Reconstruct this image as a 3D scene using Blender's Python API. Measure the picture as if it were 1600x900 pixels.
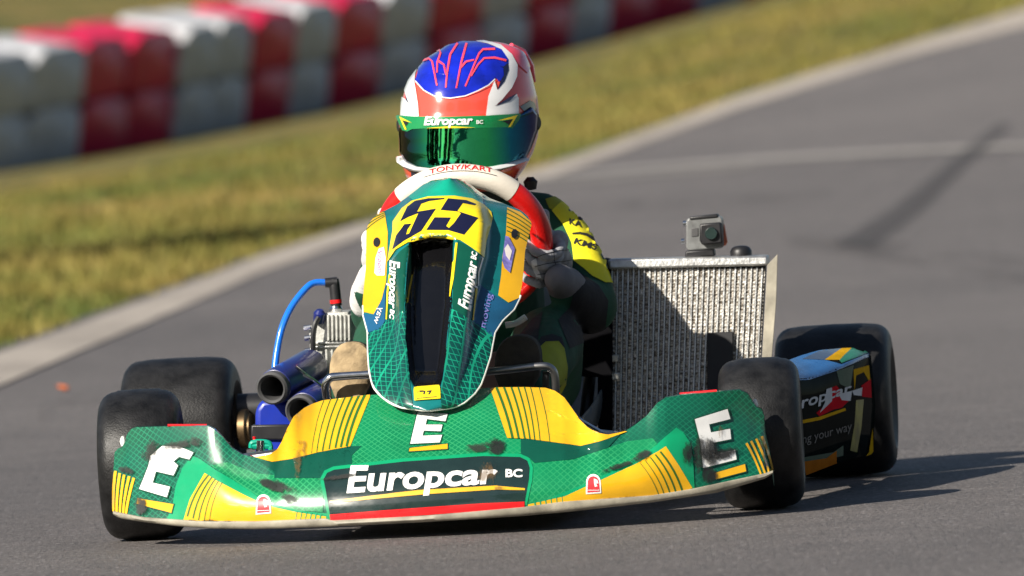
import bpy, bmesh, math, random
import numpy as np
from mathutils import Vector, Matrix, noise as mnoise
from mathutils.bvhtree import BVHTree
from mathutils.geometry import tessellate_polygon

random.seed(7)
scene = bpy.context.scene
col = scene.collection
for o in list(bpy.data.objects):
    bpy.data.objects.remove(o)

# ------------------------------------------------------------------ camera
FPX = 14640.0                       # focal length in photograph pixels (1600 wide)
CAM_H = 0.80
PITCH = math.atan(365 / FPX)
ROLL = math.atan(0.0545)
YAW = math.radians(5.6)             # the kart's heading against the view direction
C = np.array([0, 0, CAM_H])
FW = np.array([0, math.cos(PITCH), -math.sin(PITCH)])
_U0 = np.array([0, math.sin(PITCH), math.cos(PITCH)])
_R0 = np.array([1.0, 0, 0])
RT = math.cos(ROLL) * _R0 - math.sin(ROLL) * _U0
UP = math.sin(ROLL) * _R0 + math.cos(ROLL) * _U0

cam_d = bpy.data.cameras.new('camera')
cam = bpy.data.objects.new('camera', cam_d)
col.objects.link(cam)
cam.matrix_world = Matrix(((RT[0], UP[0], -FW[0], C[0]), (RT[1], UP[1], -FW[1], C[1]),
                           (RT[2], UP[2], -FW[2], C[2]), (0, 0, 0, 1)))
cam_d.sensor_fit = 'HORIZONTAL'
cam_d.sensor_width = 36
cam_d.lens = FPX / 1600 * 36
cam_d.clip_end = 2000
cam_d.dof.use_dof = True
cam_d.dof.focus_distance = 16.05
cam_d.dof.aperture_fstop = 7.4
scene.camera = cam

# ------------------------------------------------------------------ light
SUN_TO = Vector((-0.70, -0.70, 0.60)).normalized()      # towards the sun
world = bpy.data.worlds.new('World')
scene.world = world
world.use_nodes = True
wn = world.node_tree
bg = wn.nodes['Background']
sky = wn.nodes.new('ShaderNodeTexSky')
sky.sky_type = 'NISHITA'
sky.sun_disc = False
sky.sun_elevation = math.asin(SUN_TO.z)
sky.sun_rotation = math.atan2(SUN_TO.x, SUN_TO.y)
bg.inputs['Strength'].default_value = 0.05
wn.links.new(sky.outputs[0], bg.inputs[0])
sun_d = bpy.data.lights.new('sun', 'SUN')
sun_d.energy = 5.0
sun_d.angle = math.radians(0.5)
sun_d.color = (1.0, 0.93, 0.82)
sun = bpy.data.objects.new('sun', sun_d)
col.objects.link(sun)
sun.rotation_euler = SUN_TO.to_track_quat('Z', 'Y').to_euler()
scene.view_settings.view_transform = 'Standard'
scene.view_settings.look = 'None'
scene.view_settings.gamma = 1
scene.view_settings.use_curve_mapping = False
scene.view_settings.exposure = 0.68

# ------------------------------------------------------------------ pixel -> place helpers
def ray(x, y):
    return FW + RT * (x - 800) / FPX + UP * (450 - y) / FPX

def flat(x, y):
    d = ray(x, y)
    return C + d * (-CAM_H / d[2])

O = flat(717, 819)                  # middle of the front axle on the asphalt
cy, sy = math.cos(YAW), math.sin(YAW)

def rotl(d):
    return np.array([d[0] * cy - d[1] * sy, d[0] * sy + d[1] * cy, d[2]])

CL = rotl(C - O)                    # camera in kart coordinates (u right, v back, w up)

def K(x, y, v):                     # photograph pixel at the kart depth v -> kart coordinates
    d = rotl(ray(x, y))
    return CL + d * ((v - CL[1]) / d[1])

# frames of the study crops -> photograph pixels
def fr(x0, y0, s):
    return lambda x, y: (x0 + x / s, y0 + y / s)
fA, fB, fC = fr(150, 640, 4), fr(430, 600, 4), fr(820, 590, 4)
fD, fE = fr(550, 270, 5.327), fr(550, 430, 5.327)
fF, fG, fH = fr(600, 50, 6.154), fr(600, 170, 6.154), fr(1200, 520, 3.75)
def M(f, pts):
    return [f(*p) for p in pts]

# ------------------------------------------------------------------ materials
def s2l(c):
    return tuple(((v / 255) / 12.92 if v / 255 <= .04045 else ((v / 255 + .055) / 1.055) ** 2.4) for v in c)

def pin(b, n, v):
    if n in b.inputs:
        b.inputs[n].default_value = v

def newmat(name):
    m = bpy.data.materials.new(name)
    m.use_nodes = True
    nt = m.node_tree
    return m, nt, nt.nodes['Principled BSDF']

def nd(nt, t, **kw):
    n = nt.nodes.new(t)
    for k, v in kw.items():
        setattr(n, k, v)
    return n

def mth(nt, op, a, b=None, clamp=False):
    n = nd(nt, 'ShaderNodeMath', operation=op, use_clamp=clamp)
    for i, x in enumerate((a, b)):
        if x is None:
            continue
        if isinstance(x, (int, float)):
            n.inputs[i].default_value = x
        else:
            nt.links.new(x, n.inputs[i])
    return n.outputs[0]

def noise_tex(nt, scale, detail=3, rough=.55, coord='Object', dim=None):
    tc = nd(nt, 'ShaderNodeTexCoord')
    n = nd(nt, 'ShaderNodeTexNoise')
    n.inputs['Scale'].default_value = scale
    n.inputs['Detail'].default_value = detail
    n.inputs['Roughness'].default_value = rough
    nt.links.new(tc.outputs[coord], n.inputs['Vector'])
    return n.outputs[0]

def ramp(nt, fac, stops):
    r = nd(nt, 'ShaderNodeValToRGB')
    e = r.color_ramp.elements
    while len(e) < len(stops):
        e.new(.5)
    for i, (p, c) in enumerate(stops):
        e[i].position = p
        e[i].color = (*c, 1) if len(c) == 3 else c
    nt.links.new(fac, r.inputs[0])
    return r.outputs[0]

def mixc(nt, fac, a, b):
    n = nd(nt, 'ShaderNodeMix', data_type='RGBA')
    for s, x in ((0, fac), (6, a), (7, b)):
        if isinstance(x, tuple):
            n.inputs[s].default_value = (*x, 1)
        elif isinstance(x, (int, float)):
            n.inputs[s].default_value = x
        else:
            nt.links.new(x, n.inputs[s])
    return n.outputs[2]

def mat(name, c, rough=.5, metal=0, coat=0, var=.12, vscale=25, bump=0, bscale=80, spec=.5, sheen=0):
    m, nt, b = newmat(name)
    pin(b, 'Metallic', metal)
    pin(b, 'Coat Weight', coat)
    pin(b, 'Coat Roughness', .06)
    pin(b, 'Specular IOR Level', spec)
    pin(b, 'Sheen Weight', sheen)
    n = noise_tex(nt, vscale, 4)
    lo = tuple(max(0, x * (1 - var)) for x in c)
    hi = tuple(min(1, x * (1 + var)) for x in c)
    nt.links.new(ramp(nt, n, [(.3, lo), (.7, hi)]), b.inputs['Base Color'])
    r = mth(nt, 'ADD', mth(nt, 'MULTIPLY', noise_tex(nt, vscale * 2.3, 3), .16), rough - .08)
    nt.links.new(r, b.inputs['Roughness'])
    if bump:
        bn = nd(nt, 'ShaderNodeBump')
        bn.inputs['Strength'].default_value = bump
        bn.inputs['Distance'].default_value = .004
        nt.links.new(noise_tex(nt, bscale, 4), bn.inputs['Height'])
        nt.links.new(bn.outputs[0], b.inputs['Normal'])
    return m

def hatch_mat(name, base, line, freq, angs, width, coat=.6, wob=.18, rough=.3, fade=None):
    """printed foil: fine crossing lines in the object's own coordinates"""
    m, nt, b = newmat(name)
    pin(b, 'Coat Weight', coat)
    pin(b, 'Coat Roughness', .07)
    pin(b, 'Roughness', rough)
    tc = nd(nt, 'ShaderNodeTexCoord')
    wobn = nd(nt, 'ShaderNodeTexNoise')
    wobn.inputs['Scale'].default_value = 3.5
    wobn.inputs['Detail'].default_value = 1
    nt.links.new(tc.outputs['Object'], wobn.inputs['Vector'])
    tot = None
    for i, (a, fm) in enumerate(angs):
        dp = nd(nt, 'ShaderNodeVectorMath', operation='DOT_PRODUCT')
        ca, sa = math.cos(math.radians(a)), math.sin(math.radians(a))
        dp.inputs[1].default_value = (ca, .4 * sa, sa)
        nt.links.new(tc.outputs['Object'], dp.inputs[0])
        p = mth(nt, 'MULTIPLY', mth(nt, 'ADD', dp.outputs['Value'], mth(nt, 'MULTIPLY', wobn.outputs[0], wob * (1 if i % 2 else -1))), freq * fm)
        l = mth(nt, 'LESS_THAN', mth(nt, 'FRACT', p), width)
        tot = l if tot is None else mth(nt, 'MAXIMUM', tot, l)
    vis = mth(nt, 'MULTIPLY', tot, ramp(nt, noise_tex(nt, 9, 2), [(.3, (.25,) * 3), (.65, (1,) * 3)]))
    bvar = ramp(nt, noise_tex(nt, 6, 3), [(.3, tuple(x * .75 for x in base)), (.7, tuple(x * 1.2 for x in base))])
    nt.links.new(mixc(nt, vis, bvar, line), b.inputs['Base Color'])
    return m

def scuff_mat(name, c, thr, scale=60, rough=.7, stretch=(1, 1, 1), amax=1.0, fade=False):
    m, nt, b = newmat(name)
    b.inputs['Base Color'].default_value = (*c, 1)
    b.inputs['Roughness'].default_value = rough
    tc = nd(nt, 'ShaderNodeTexCoord')
    mp = nd(nt, 'ShaderNodeMapping')
    mp.inputs['Scale'].default_value = stretch
    nt.links.new(tc.outputs['Object'], mp.inputs['Vector'])
    n = nd(nt, 'ShaderNodeTexNoise')
    n.inputs['Scale'].default_value = scale
    n.inputs['Detail'].default_value = 6
    n.inputs['Roughness'].default_value = .7
    nt.links.new(mp.outputs[0], n.inputs['Vector'])
    at = nd(nt, 'ShaderNodeAttribute', attribute_name='fade')
    f_ = mth(nt, 'ADD', n.outputs[0], mth(nt, 'MULTIPLY', at.outputs['Fac'], .42)) if fade else n.outputs[0]
    a = ramp(nt, f_, [(thr, (0, 0, 0)), (thr + .16, (amax,) * 3)])
    nt.links.new(a, b.inputs['Alpha'])
    return m

PAINT = dict(coat=.7, var=.06)
G_ = {}
def mk(k, *a, **kw):
    G_[k] = mat(k, *a, **kw)
mk('yellow', (.78, .42, .010), .32, **PAINT)
mk('number_yellow', (.86, .66, .012), .3, **PAINT)
mk('mint', (.004, .30, .125), .3, **PAINT)
mk('dark_green', (.003, .075, .045), .3, **PAINT)
mk('line_green', (.03, .13, .02), .35, **PAINT)
mk('outline_green', (.006, .07, .035), .35, **PAINT)
mk('print_white', (.83, .83, .81), .34, coat=.5, var=.05)
mk('plate_black', (.012, .028, .026), .22, coat=.9, var=.2)
mk('print_red', (.75, .008, .012), .3, **PAINT)
mk('badge_red', (.70, .04, .05), .35, **PAINT)
mk('print_navy', (.008, .009, .035), .3, **PAINT)
mk('turquoise', (.005, .34, .22), .22, coat=.9, var=.1)
mk('teal', (.006, .15, .15), .25, coat=.8, var=.2)
mk('blue_fade', (.012, .085, .18), .28, coat=.7, var=.3, vscale=8)
mk('channel_black', (.005, .005, .006), .18, coat=.6, spec=.4, bump=.25, bscale=30)
mk('lip_cream', (.30, .275, .215), .55, var=.45, vscale=18, bump=.2, bscale=60)
mk('edge_white', (.80, .80, .74), .4, coat=.3)
mk('sticker_pale', (.76, .70, .66), .4)
mk('sticker_violet', (.20, .18, .50), .4, var=.5, vscale=60)
mk('print_pink', (.62, .08, .30), .4)
mk('rubber', (.011, .011, .0115), .46, var=.7, vscale=30, bump=.22, bscale=260, spec=.34)
mk('black_plastic', (.014, .014, .016), .42, var=.3)
mk('grey_plastic', (.07, .07, .072), .5)
mk('chrome', (.72, .72, .72), .18, metal=1, var=.1)
mk('steel', (.36, .35, .34), .34, metal=1, var=.2)
mk('bronze', (.16, .11, .06), .42, metal=1, var=.25)
mk('magnesium', (.22, .2, .17), .42, metal=1)
mk('alloy', (.60, .60, .58), .42, metal=.85, var=.2, vscale=60, bump=.3, bscale=140)
mk('alloy_cast', (.50, .50, .47), .58, metal=.25, var=.22, vscale=70, bump=.35, bscale=160)
mk('blue_box', (.008, .028, .34), .36, coat=.35, var=.2, vscale=18)
mk('blue_dark', (.010, .018, .15), .34, coat=.4, var=.25, vscale=18)
mk('cable_blue', (.01, .17, .78), .26, coat=.5, var=.08)
mk('wheel_red', (.72, .008, .006), .36, coat=.25, var=.1, bump=.12, bscale=220)
mk('wheel_cream', (.76, .70, .60), .5, var=.06, bump=.1, bscale=200)
mk('helmet_red', (.88, .085, .055), .16, coat=1, var=.05)
mk('helmet_blue', (.006, .018, .42), .14, coat=1, var=.3, vscale=40)
mk('helmet_white', (.80, .80, .80), .18, coat=1, var=.05)
mk('helmet_navy', (.010, .012, .05), .18, coat=1, var=.3)
mk('helmet_pink', (.86, .07, .12), .2, coat=.8)
mk('strip_green', (.008, .23, .07), .28, coat=.4)
mk('suit_green', (.005, .060, .028), .82, var=.25, vscale=14, bump=.5, bscale=38)
mk('suit_black', (.012, .012, .014), .85, bump=.5, bscale=38)
mk('suit_yellow', (.80, .70, .01), .75, var=.08, bump=.35, bscale=40)
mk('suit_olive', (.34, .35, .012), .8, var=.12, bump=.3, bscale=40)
mk('suit_lime', (.10, .50, .12), .8)
mk('glove_grey', (.32, .32, .34), .8, var=.3, vscale=40, bump=.6, bscale=70)
mk('glove_white', (.70, .68, .66), .75, var=.2, vscale=40, bump=.5, bscale=60)
mk('cuff_grey', (.17, .165, .175), .8, var=.15, bump=.4, bscale=50)
mk('sole_beige', (.34, .25, .14), .85, var=.35, vscale=45, bump=.9, bscale=55)
mk('sole_dark', (.055, .045, .033), .85, var=.3, vscale=45, bump=.7, bscale=60)
mk('seat_grey', (.16, .18, .18), .35, coat=.4, var=.15)
mk('side_orange', (.42, .13, .012), .35, coat=.03, spec=0)
mk('side_black', (.006, .009, .008), .3, coat=.06, var=.3, spec=.0)
mk('side_blue', (.02, .15, .42), .25, coat=.12, spec=.1, var=.15)
mk('pod_red', (.55, .010, .02), .35, coat=.03, spec=0)
mk('pod_yellow', (.62, .34, .012), .35, coat=.03, spec=0)
mk('pod_white', (.62, .62, .62), .35, coat=.03, spec=0)
mk('reflect_olive', (.22, .20, .03), .35, coat=.05, spec=.05, var=.5)
mk('pod_deep', (.004, .06, .035), .35, coat=.05, spec=.05)
mk('pod_green', (.004, .22, .09), .3, coat=.1, spec=.1)
mk('matte_black', (.005, .005, .006), .8, spec=.02)
mk('gum_black', (.011, .011, .013), .6)
mk('case_grey', (.17, .175, .175), .3, coat=.5, var=.25, vscale=60)
mk('orange_clip', (.62, .16, .08), .5)
mk('pink_plate', (.42, .24, .22), .4)
G_['hatch_green'] = hatch_mat('hatch_green', (.004, .20, .075), (.035, .34, .13), 118, [(45, 1), (-45, 1.06)], .2, wob=.05)
G_['hatch_dark'] = hatch_mat('hatch_dark', (.003, .10, .055), (.012, .21, .11), 125, [(48, 1), (-42, 1.06)], .18, wob=.05)
G_['hatch_panel'] = hatch_mat('hatch_panel', (.002, .055, .046), (.010, .38, .22), 104, [(4, 1.15), (80, 1.0), (-20, .45)], .14, wob=.16)

# helmet visor: mirrored iridium coat, green in the middle and blue towards the ends
m, nt, b = newmat('visor')
tc = nd(nt, 'ShaderNodeTexCoord')
sx = nd(nt, 'ShaderNodeSeparateXYZ')
nt.links.new(tc.outputs['Generated'], sx.inputs[0])
nt.links.new(ramp(nt, sx.outputs[0], [(.05, (.025, .03, .10)), (.25, (.02, .28, .14)), (.40, (.10, 1.0, .45)), (.66, (.06, .80, .26)), (.82, (.02, .22, .36)), (.96, (.02, .03, .12))]), b.inputs['Base Color'])
pin(b, 'Metallic', 1.0)
pin(b, 'Roughness', .02)
G_['visor'] = m

# radiator core: thin folded fins, bent and dusty
m, nt, b = newmat('core_fin')
tc = nd(nt, 'ShaderNodeTexCoord')
mp = nd(nt, 'ShaderNodeMapping')
mp.inputs['Scale'].default_value = (130, 130, 260)
nt.links.new(tc.outputs['Object'], mp.inputs[0])
n = nd(nt, 'ShaderNodeTexNoise')
n.inputs['Scale'].default_value = 1
n.inputs['Detail'].default_value = 4
nt.links.new(mp.outputs[0], n.inputs['Vector'])
nt.links.new(ramp(nt, n.outputs[0], [(.34, (.14, .11, .08)), (.5, (.52, .48, .42)), (.66, (.80, .78, .74))]), b.inputs['Base Color'])
pin(b, 'Metallic', .35)
pin(b, 'Roughness', .5)
bn = nd(nt, 'ShaderNodeBump')
bn.inputs['Strength'].default_value = .8
bn.inputs['Distance'].default_value = .004
nt.links.new(n.outputs[0], bn.inputs['Height'])
nt.links.new(bn.outputs[0], b.inputs['Normal'])
G_['core_fin'] = m

# ground materials
def ground_mat(name, stops, s1, s2, rough, bump, bscale, fine=None, bd=.01):
    m, nt, b = newmat(name)
    n1, n2 = noise_tex(nt, s1, 6, .6), noise_tex(nt, s2, 4, .6)
    fac = mth(nt, 'ADD', mth(nt, 'MULTIPLY', n1, .55), mth(nt, 'MULTIPLY', n2, .45))
    c = ramp(nt, fac, stops)
    if fine:
        c = mixc(nt, ramp(nt, noise_tex(nt, fine[0], 2, .5), [(.60, (0,) * 3), (.72, (1,) * 3)]), c, fine[1])
        c = mixc(nt, ramp(nt, noise_tex(nt, fine[0] * .8, 2, .5), [(.30, (1,) * 3), (.40, (0,) * 3)]), c, fine[2])
    nt.links.new(c, b.inputs['Base Color'])
    pin(b, 'Roughness', rough)
    bn = nd(nt, 'ShaderNodeBump')
    bn.inputs['Strength'].default_value = bump
    bn.inputs['Distance'].default_value = bd
    nt.links.new(noise_tex(nt, bscale, 5, .6), bn.inputs['Height'])
    nt.links.new(bn.outputs[0], b.inputs['Normal'])
    return m
G_['asphalt'] = ground_mat('asphalt', [(.36, (.102, .092, .089)), (.64, (.162, .145, .138))], .30, 6, .66, 1.0, 120, (80, (.36, .34, .335), (.014, .014, .015)), .008)
G_['grass'] = ground_mat('grass', [(.40, (.075, .095, .014)), (.50, (.17, .140, .026)), (.62, (.26, .185, .050))], .55, 3.2, .95, 1.0, 40, (70, (.21, .18, .04), (.06, .055, .012)), .05)
G_['blade'] = ground_mat('blade', [(.40, (.075, .11, .013)), (.50, (.17, .145, .024)), (.62, (.28, .20, .055))], .35, 1.1, .8, .1, 40)
mk('tree_leaf', (.045, .075, .018), .7, var=.4, vscale=3)
mk('tent_cloth', (.8, .8, .78), .8)
mk('side_wing', (.62, .36, .03), .3, **PAINT)
G_['line_paint'] = ground_mat('line_paint', [(.34, (.24, .21, .18)), (.6, (.42, .37, .32))], 1.2, 14, .75, .6, 160, (220, (.46, .43, .39), (.13, .12, .11)), .004)
G_['line_faint'] = ground_mat('line_faint', [(.34, (.20, .185, .175)), (.6, (.32, .30, .28))], 1.2, 14, .75, .6, 160, (220, (.3, .3, .28), (.08, .08, .08)), .004)
G_['skid'] = scuff_mat('skid', (.055, .05, .05), .44, 2.2, .75, (1, .10, 1), .22)
G_['skid_soft'] = scuff_mat('skid_soft', (.03, .03, .033), .22, 1.5, .75, (1, .3, 1), .34)
mk('block_red', (.52, .006, .055), .42, var=.25, vscale=5, bump=.2, bscale=12)
mk('block_white', (.45, .455, .475), .5, var=.2, vscale=4, bump=.2, bscale=12)
mk('leaf_orange', (.55, .13, .03), .7)
mk('post_wood', (.2, .15, .1), .8)
G_['scuff_black'] = scuff_mat('scuff_black', (.012, .012, .012), .66, 75, .6, (1, 1, .35), .85, True)
G_['scuff_soft'] = scuff_mat('scuff_soft', (.02, .02, .018), .70, 70, .7, (.6, 1, 1), .75, True)
G_['scuff_brown'] = scuff_mat('scuff_brown', (.16, .09, .03), .74, 70, .6, (2, 1, .25), .5, True)

# ------------------------------------------------------------------ mesh helpers
def link(name, me, m=None, parent=None, smooth=True):
    o = bpy.data.objects.new(name, me)
    col.objects.link(o)
    if m is not None:
        me.materials.append(G_[m] if isinstance(m, str) else m)
    if smooth:
        for p in me.polygons:
            p.use_smooth = True
    if parent is not None:
        o.parent = parent
    return o

def tag(o, label=None, cat=None, group=None, kind=None):
    for k, v in (('label', label), ('category', cat), ('group', group), ('kind', kind)):
        if v:
            o[k] = v
    return o

class MB:
    def __init__(s):
        s.v, s.f = [], []
    def add(s, vs, fs):
        n = len(s.v)
        s.v += [tuple(map(float, q)) for q in vs]
        s.f += [tuple(i + n for i in q) for q in fs]
        return s
    def grid(s, P, wrap=False, flip=False):
        r, c = len(P), len(P[0])
        fs = []
        for i in range(r - 1):
            for j in range(c if wrap else c - 1):
                k = (j + 1) % c
                q = (i * c + j, i * c + k, (i + 1) * c + k, (i + 1) * c + j)
                fs.append(q[::-1] if flip else q)
        return s.add([p for row in P for p in row], fs)
    def tube(s, path, rad, seg=12, cap=True):
        path = [Vector(map(float, p)) for p in path]
        if isinstance(rad, (int, float)):
            rad = [rad] * len(path)
        rings, prev = [], None
        for i, p in enumerate(path):
            a, b_ = path[max(i - 1, 0)], path[min(i + 1, len(path) - 1)]
            t = (b_ - a).normalized()
            if prev is None:
                prev = t.orthogonal().normalized()
            n = (prev - t * prev.dot(t))
            n = n.normalized() if n.length > 1e-6 else t.orthogonal().normalized()
            bb = t.cross(n)
            prev = n
            rings.append([p + (n * math.cos(2 * math.pi * k / seg) + bb * math.sin(2 * math.pi * k / seg)) * rad[i] for k in range(seg)])
        n0 = len(s.v)
        s.grid(rings, wrap=True)
        if cap:
            s.f.append(tuple(n0 + k for k in range(seg))[::-1])
            e = n0 + (len(path) - 1) * seg
            s.f.append(tuple(e + k for k in range(seg)))
        return s
    def lathe(s, prof, origin, axis, seg=40, closed=False):
        """prof: list of (along, radius)"""
        ax = Vector(axis).normalized()
        n = ax.orthogonal().normalized()
        b_ = ax.cross(n)
        o = Vector(map(float, origin))
        rings = [[o + ax * a + (n * math.cos(2 * math.pi * k / seg) + b_ * math.sin(2 * math.pi * k / seg)) * r for k in range(seg)] for a, r in prof]
        if closed:
            rings.append(rings[0])
        return s.grid(rings, wrap=True)
    def box(s, c, size, rot=None):
        c = Vector(map(float, c))
        vs = []
        for x in (-.5, .5):
            for y in (-.5, .5):
                for z in (-.5, .5):
                    q = Vector((x * size[0], y * size[1], z * size[2]))
                    if rot is not None:
                        q = rot @ q
                    vs.append(c + q)
        return s.add(vs, [(0, 1, 3, 2), (4, 6, 7, 5), (0, 4, 5, 1), (2, 3, 7, 6), (0, 2, 6, 4), (1, 5, 7, 3)])
    def prism(s, front, back):
        n = len(front)
        fs = [tuple(range(n))[::-1], tuple(range(n, 2 * n))]
        for i in range(n):
            j = (i + 1) % n
            fs.append((i, j, n + j, n + i))
        return s.add(list(front) + list(back), fs)
    def build(s, name, m, parent=None, smooth=True, bevel=0, seg=2, sub=0, solid=0, angle=35):
        me = bpy.data.meshes.new(name)
        me.from_pydata(s.v, [], s.f)
        bm = bmesh.new()
        bm.from_mesh(me)
        bmesh.ops.remove_doubles(bm, verts=bm.verts, dist=1e-6)
        bmesh.ops.recalc_face_normals(bm, faces=bm.faces)
        bm.to_mesh(me)
        bm.free()
        o = link(name, me, m, parent, smooth)
        if bevel:
            md = o.modifiers.new('bevel', 'BEVEL')
            md.width = bevel
            md.segments = seg
            md.limit_method = 'ANGLE'
            md.angle_limit = math.radians(30)
            md.harden_normals = False
        if solid:
            md = o.modifiers.new('solid', 'SOLIDIFY')
            md.thickness = solid
            md.offset = 0
        if sub:
            md = o.modifiers.new('sub', 'SUBSURF')
            md.levels = md.render_levels = sub
        if smooth and not sub:
            me.set_sharp_from_angle(angle=math.radians(angle))
        return o

def interp(pts, x):
    xs = [p[0] for p in pts]
    ys = [p[1] for p in pts]
    return float(np.interp(x, xs, ys))

def smoothstep(a, b, x):
    t = max(0, min(1, (x - a) / (b - a)))
    return t * t * (3 - 2 * t)

def catmull(pts, n=8):
    P = [Vector(map(float, p)) for p in pts]
    P = [P[0] * 2 - P[1]] + P + [P[-1] * 2 - P[-2]]
    out = []
    for i in range(1, len(P) - 2):
        for k in range(n):
            t = k / n
            a, b_, c_, d = P[i - 1:i + 3]
            out.append(.5 * ((2 * b_) + (c_ - a) * t + (2 * a - 5 * b_ + 4 * c_ - d) * t * t + (3 * b_ - a - 3 * c_ + d) * t ** 3))
    out.append(P[-2])
    return out

# ---- flat print: outlines in photograph pixels, laid on the surface they are printed on
class Surf:
    def __init__(s, me, k=1.0):
        s.bvh = BVHTree.FromPolygons([v.co[:] for v in me.vertices], [p.vertices[:] for p in me.polygons])
        s.o = Vector(CL)
        s.k = k
    def hit(s, x, y):
        d = Vector(rotl(ray(x, y))).normalized()
        r = s.bvh.ray_cast(s.o, d)
        if r[0] is None:
            return None
        n = r[1]
        return r[0], (-n if n.dot(d) > 0 else n)

def print_mesh(vs2, tris, surf, off, L=7.0, fade=None):
    bm = bmesh.new()
    lay = bm.verts.layers.float.new('fade') if fade else None
    bv = [bm.verts.new((x, y, 0)) for x, y in vs2]
    for t in tris:
        try:
            bm.faces.new([bv[i] for i in t])
        except ValueError:
            pass
    for _ in range(7):
        ed = [e for e in bm.edges if e.calc_length() > L]
        if not ed:
            break
        bmesh.ops.subdivide_edges(bm, edges=ed, cuts=1)
        bmesh.ops.triangulate(bm, faces=[f for f in bm.faces if len(f.verts) > 3])
    if fade:
        for v in bm.verts:
            v[lay] = fade(v.co.x, v.co.y)
    hits = {v: surf.hit(v.co.x, v.co.y) for v in bm.verts}
    # outline points that fall beside the surface slide back to its rim
    for v in bm.verts:
        if hits[v] is None:
            nb = [e.other_vert(v) for e in v.link_edges]
            nb = [q for q in nb if hits.get(q) is not None and not isinstance(hits[q][0], str)]
            if nb:
                q = nb[0]
                a, b_ = q.co.copy(), v.co.copy()
                best = hits[q]
                for _ in range(9):
                    mid = (a + b_) / 2
                    h = surf.hit(mid.x, mid.y)
                    if h is None:
                        b_ = mid
                    else:
                        a, best = mid, h
                hits[v] = ('edge', best)
    kill = [v for v in bm.verts if hits[v] is None]
    for v in bm.verts:
        h = hits[v]
        if h is None:
            continue
        if isinstance(h[0], str):
            h = h[1]
        v.co = h[0] + h[1] * off
    if kill:
        bmesh.ops.delete(bm, geom=kill, context='VERTS')
    return bm

def decal(name, polys, surf, m, parent, layer=1, L=7.0):
    o = None
    for poly in polys:                       # every printed piece is a part of its own
        tt = tessellate_polygon([[Vector((x, y, 0)) for x, y in poly]])
        bm = print_mesh(list(poly), [tuple(t) for t in tt], surf, (.0006 + .0005 * layer) * surf.k, L)
        o = fin_decal(name, bm, m, parent)
    return o

def wear(name, cx, cy, rx, ry, ang, surf, m, parent, layer=9):
    # a rubbed-on mark that thins out towards its rim
    ca, sa = math.cos(ang), math.sin(ang)
    vs, tris = [(cx, cy)], []
    for k in range(20):
        t = k * math.tau / 20
        x, y = 1.25 * rx * math.cos(t), 1.25 * ry * math.sin(t)
        vs.append((cx + x * ca - y * sa, cy + x * sa + y * ca))
        tris.append((0, k + 1, (k + 1) % 20 + 1))
    def fade(x, y):
        dx, dy = x - cx, y - cy
        q = math.hypot((dx * ca + dy * sa) / rx, (-dx * sa + dy * ca) / ry) / 1.25
        return max(0.0, 1 - q * q)
    return fin_decal(name, print_mesh(vs, tris, surf, (.0006 + .0005 * layer) * surf.k, 3.0, fade), m, parent)

def fin_decal(name, bm, m, parent):
    cl = Vector(CL)
    for f in bm.faces:
        f.normal_update()
    flip = [f for f in bm.faces if f.normal.dot(f.calc_center_median() - cl) > 0]
    if flip:
        bmesh.ops.reverse_faces(bm, faces=flip)
    me = bpy.data.meshes.new(name)
    bm.to_mesh(me)
    bm.free()
    return link(name, me, m, parent)

def text2d(txt, bold=0.0, shear=0.0, space=1.0):
    cu = bpy.data.curves.new('t', 'FONT')
    cu.body = txt
    cu.offset = bold
    cu.shear = shear
    cu.space_character = space
    cu.resolution_u = 4
    o = bpy.data.objects.new('t', cu)
    col.objects.link(o)
    dg = bpy.context.evaluated_depsgraph_get()
    me = bpy.data.meshes.new_from_object(o.evaluated_get(dg))
    vs = [(v.co.x, v.co.y) for v in me.vertices]
    fs = [tuple(p.vertices) for p in me.polygons]
    bpy.data.objects.remove(o)
    bpy.data.curves.remove(cu)
    bpy.data.meshes.remove(me)
    return vs, fs

def lettering(name, txt, p0, p1, up, surf, m, parent, layer=3, bold=.02, shear=0, space=1.0, arc=0, L=6, up1=None):
    """baseline from pixel p0 to p1; up = cap height as a pixel vector (up1: at the far end)"""
    vs, fs = text2d(txt, bold, shear, space)
    x0, x1 = min(v[0] for v in vs), max(v[0] for v in vs)
    up1 = up1 or up
    out = []
    for x, y in vs:
        s_ = (x - x0) / (x1 - x0)
        q = y / .70
        ux, uy = up[0] + (up1[0] - up[0]) * s_, up[1] + (up1[1] - up[1]) * s_
        out.append((p0[0] + (p1[0] - p0[0]) * s_ + ux * q, p0[1] + (p1[1] - p0[1]) * s_ + uy * q - arc * (1 - (2 * s_ - 1) ** 2)))
    tris = []
    for f in fs:
        for k in range(1, len(f) - 1):
            tris.append((f[0], f[k], f[k + 1]))
    return fin_decal(name, print_mesh(out, tris, surf, (.0006 + .0005 * layer) * surf.k, L), m, parent)

def stroke(pts, w0, w1=None):
    """polyline -> outline polygon"""
    w1 = w0 if w1 is None else w1
    n = len(pts)
    L_, R_ = [], []
    for i, p in enumerate(pts):
        a, b_ = pts[max(0, i - 1)], pts[min(n - 1, i + 1)]
        dx, dy = b_[0] - a[0], b_[1] - a[1]
        l = math.hypot(dx, dy) or 1
        w = (w0 + (w1 - w0) * i / (n - 1)) / 2
        L_.append((p[0] - dy / l * w, p[1] + dx / l * w))
        R_.append((p[0] + dy / l * w, p[1] - dx / l * w))
    return L_ + R_[::-1]

def bow(a, b_, k, n=6):
    """slightly curved line between two points"""
    out = []
    dx, dy = b_[0] - a[0], b_[1] - a[1]
    for i in range(n + 1):
        t = i / n
        s_ = 4 * t * (1 - t) * k
        out.append((a[0] + dx * t - dy * s_, a[1] + dy * t + dx * s_))
    return out

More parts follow.
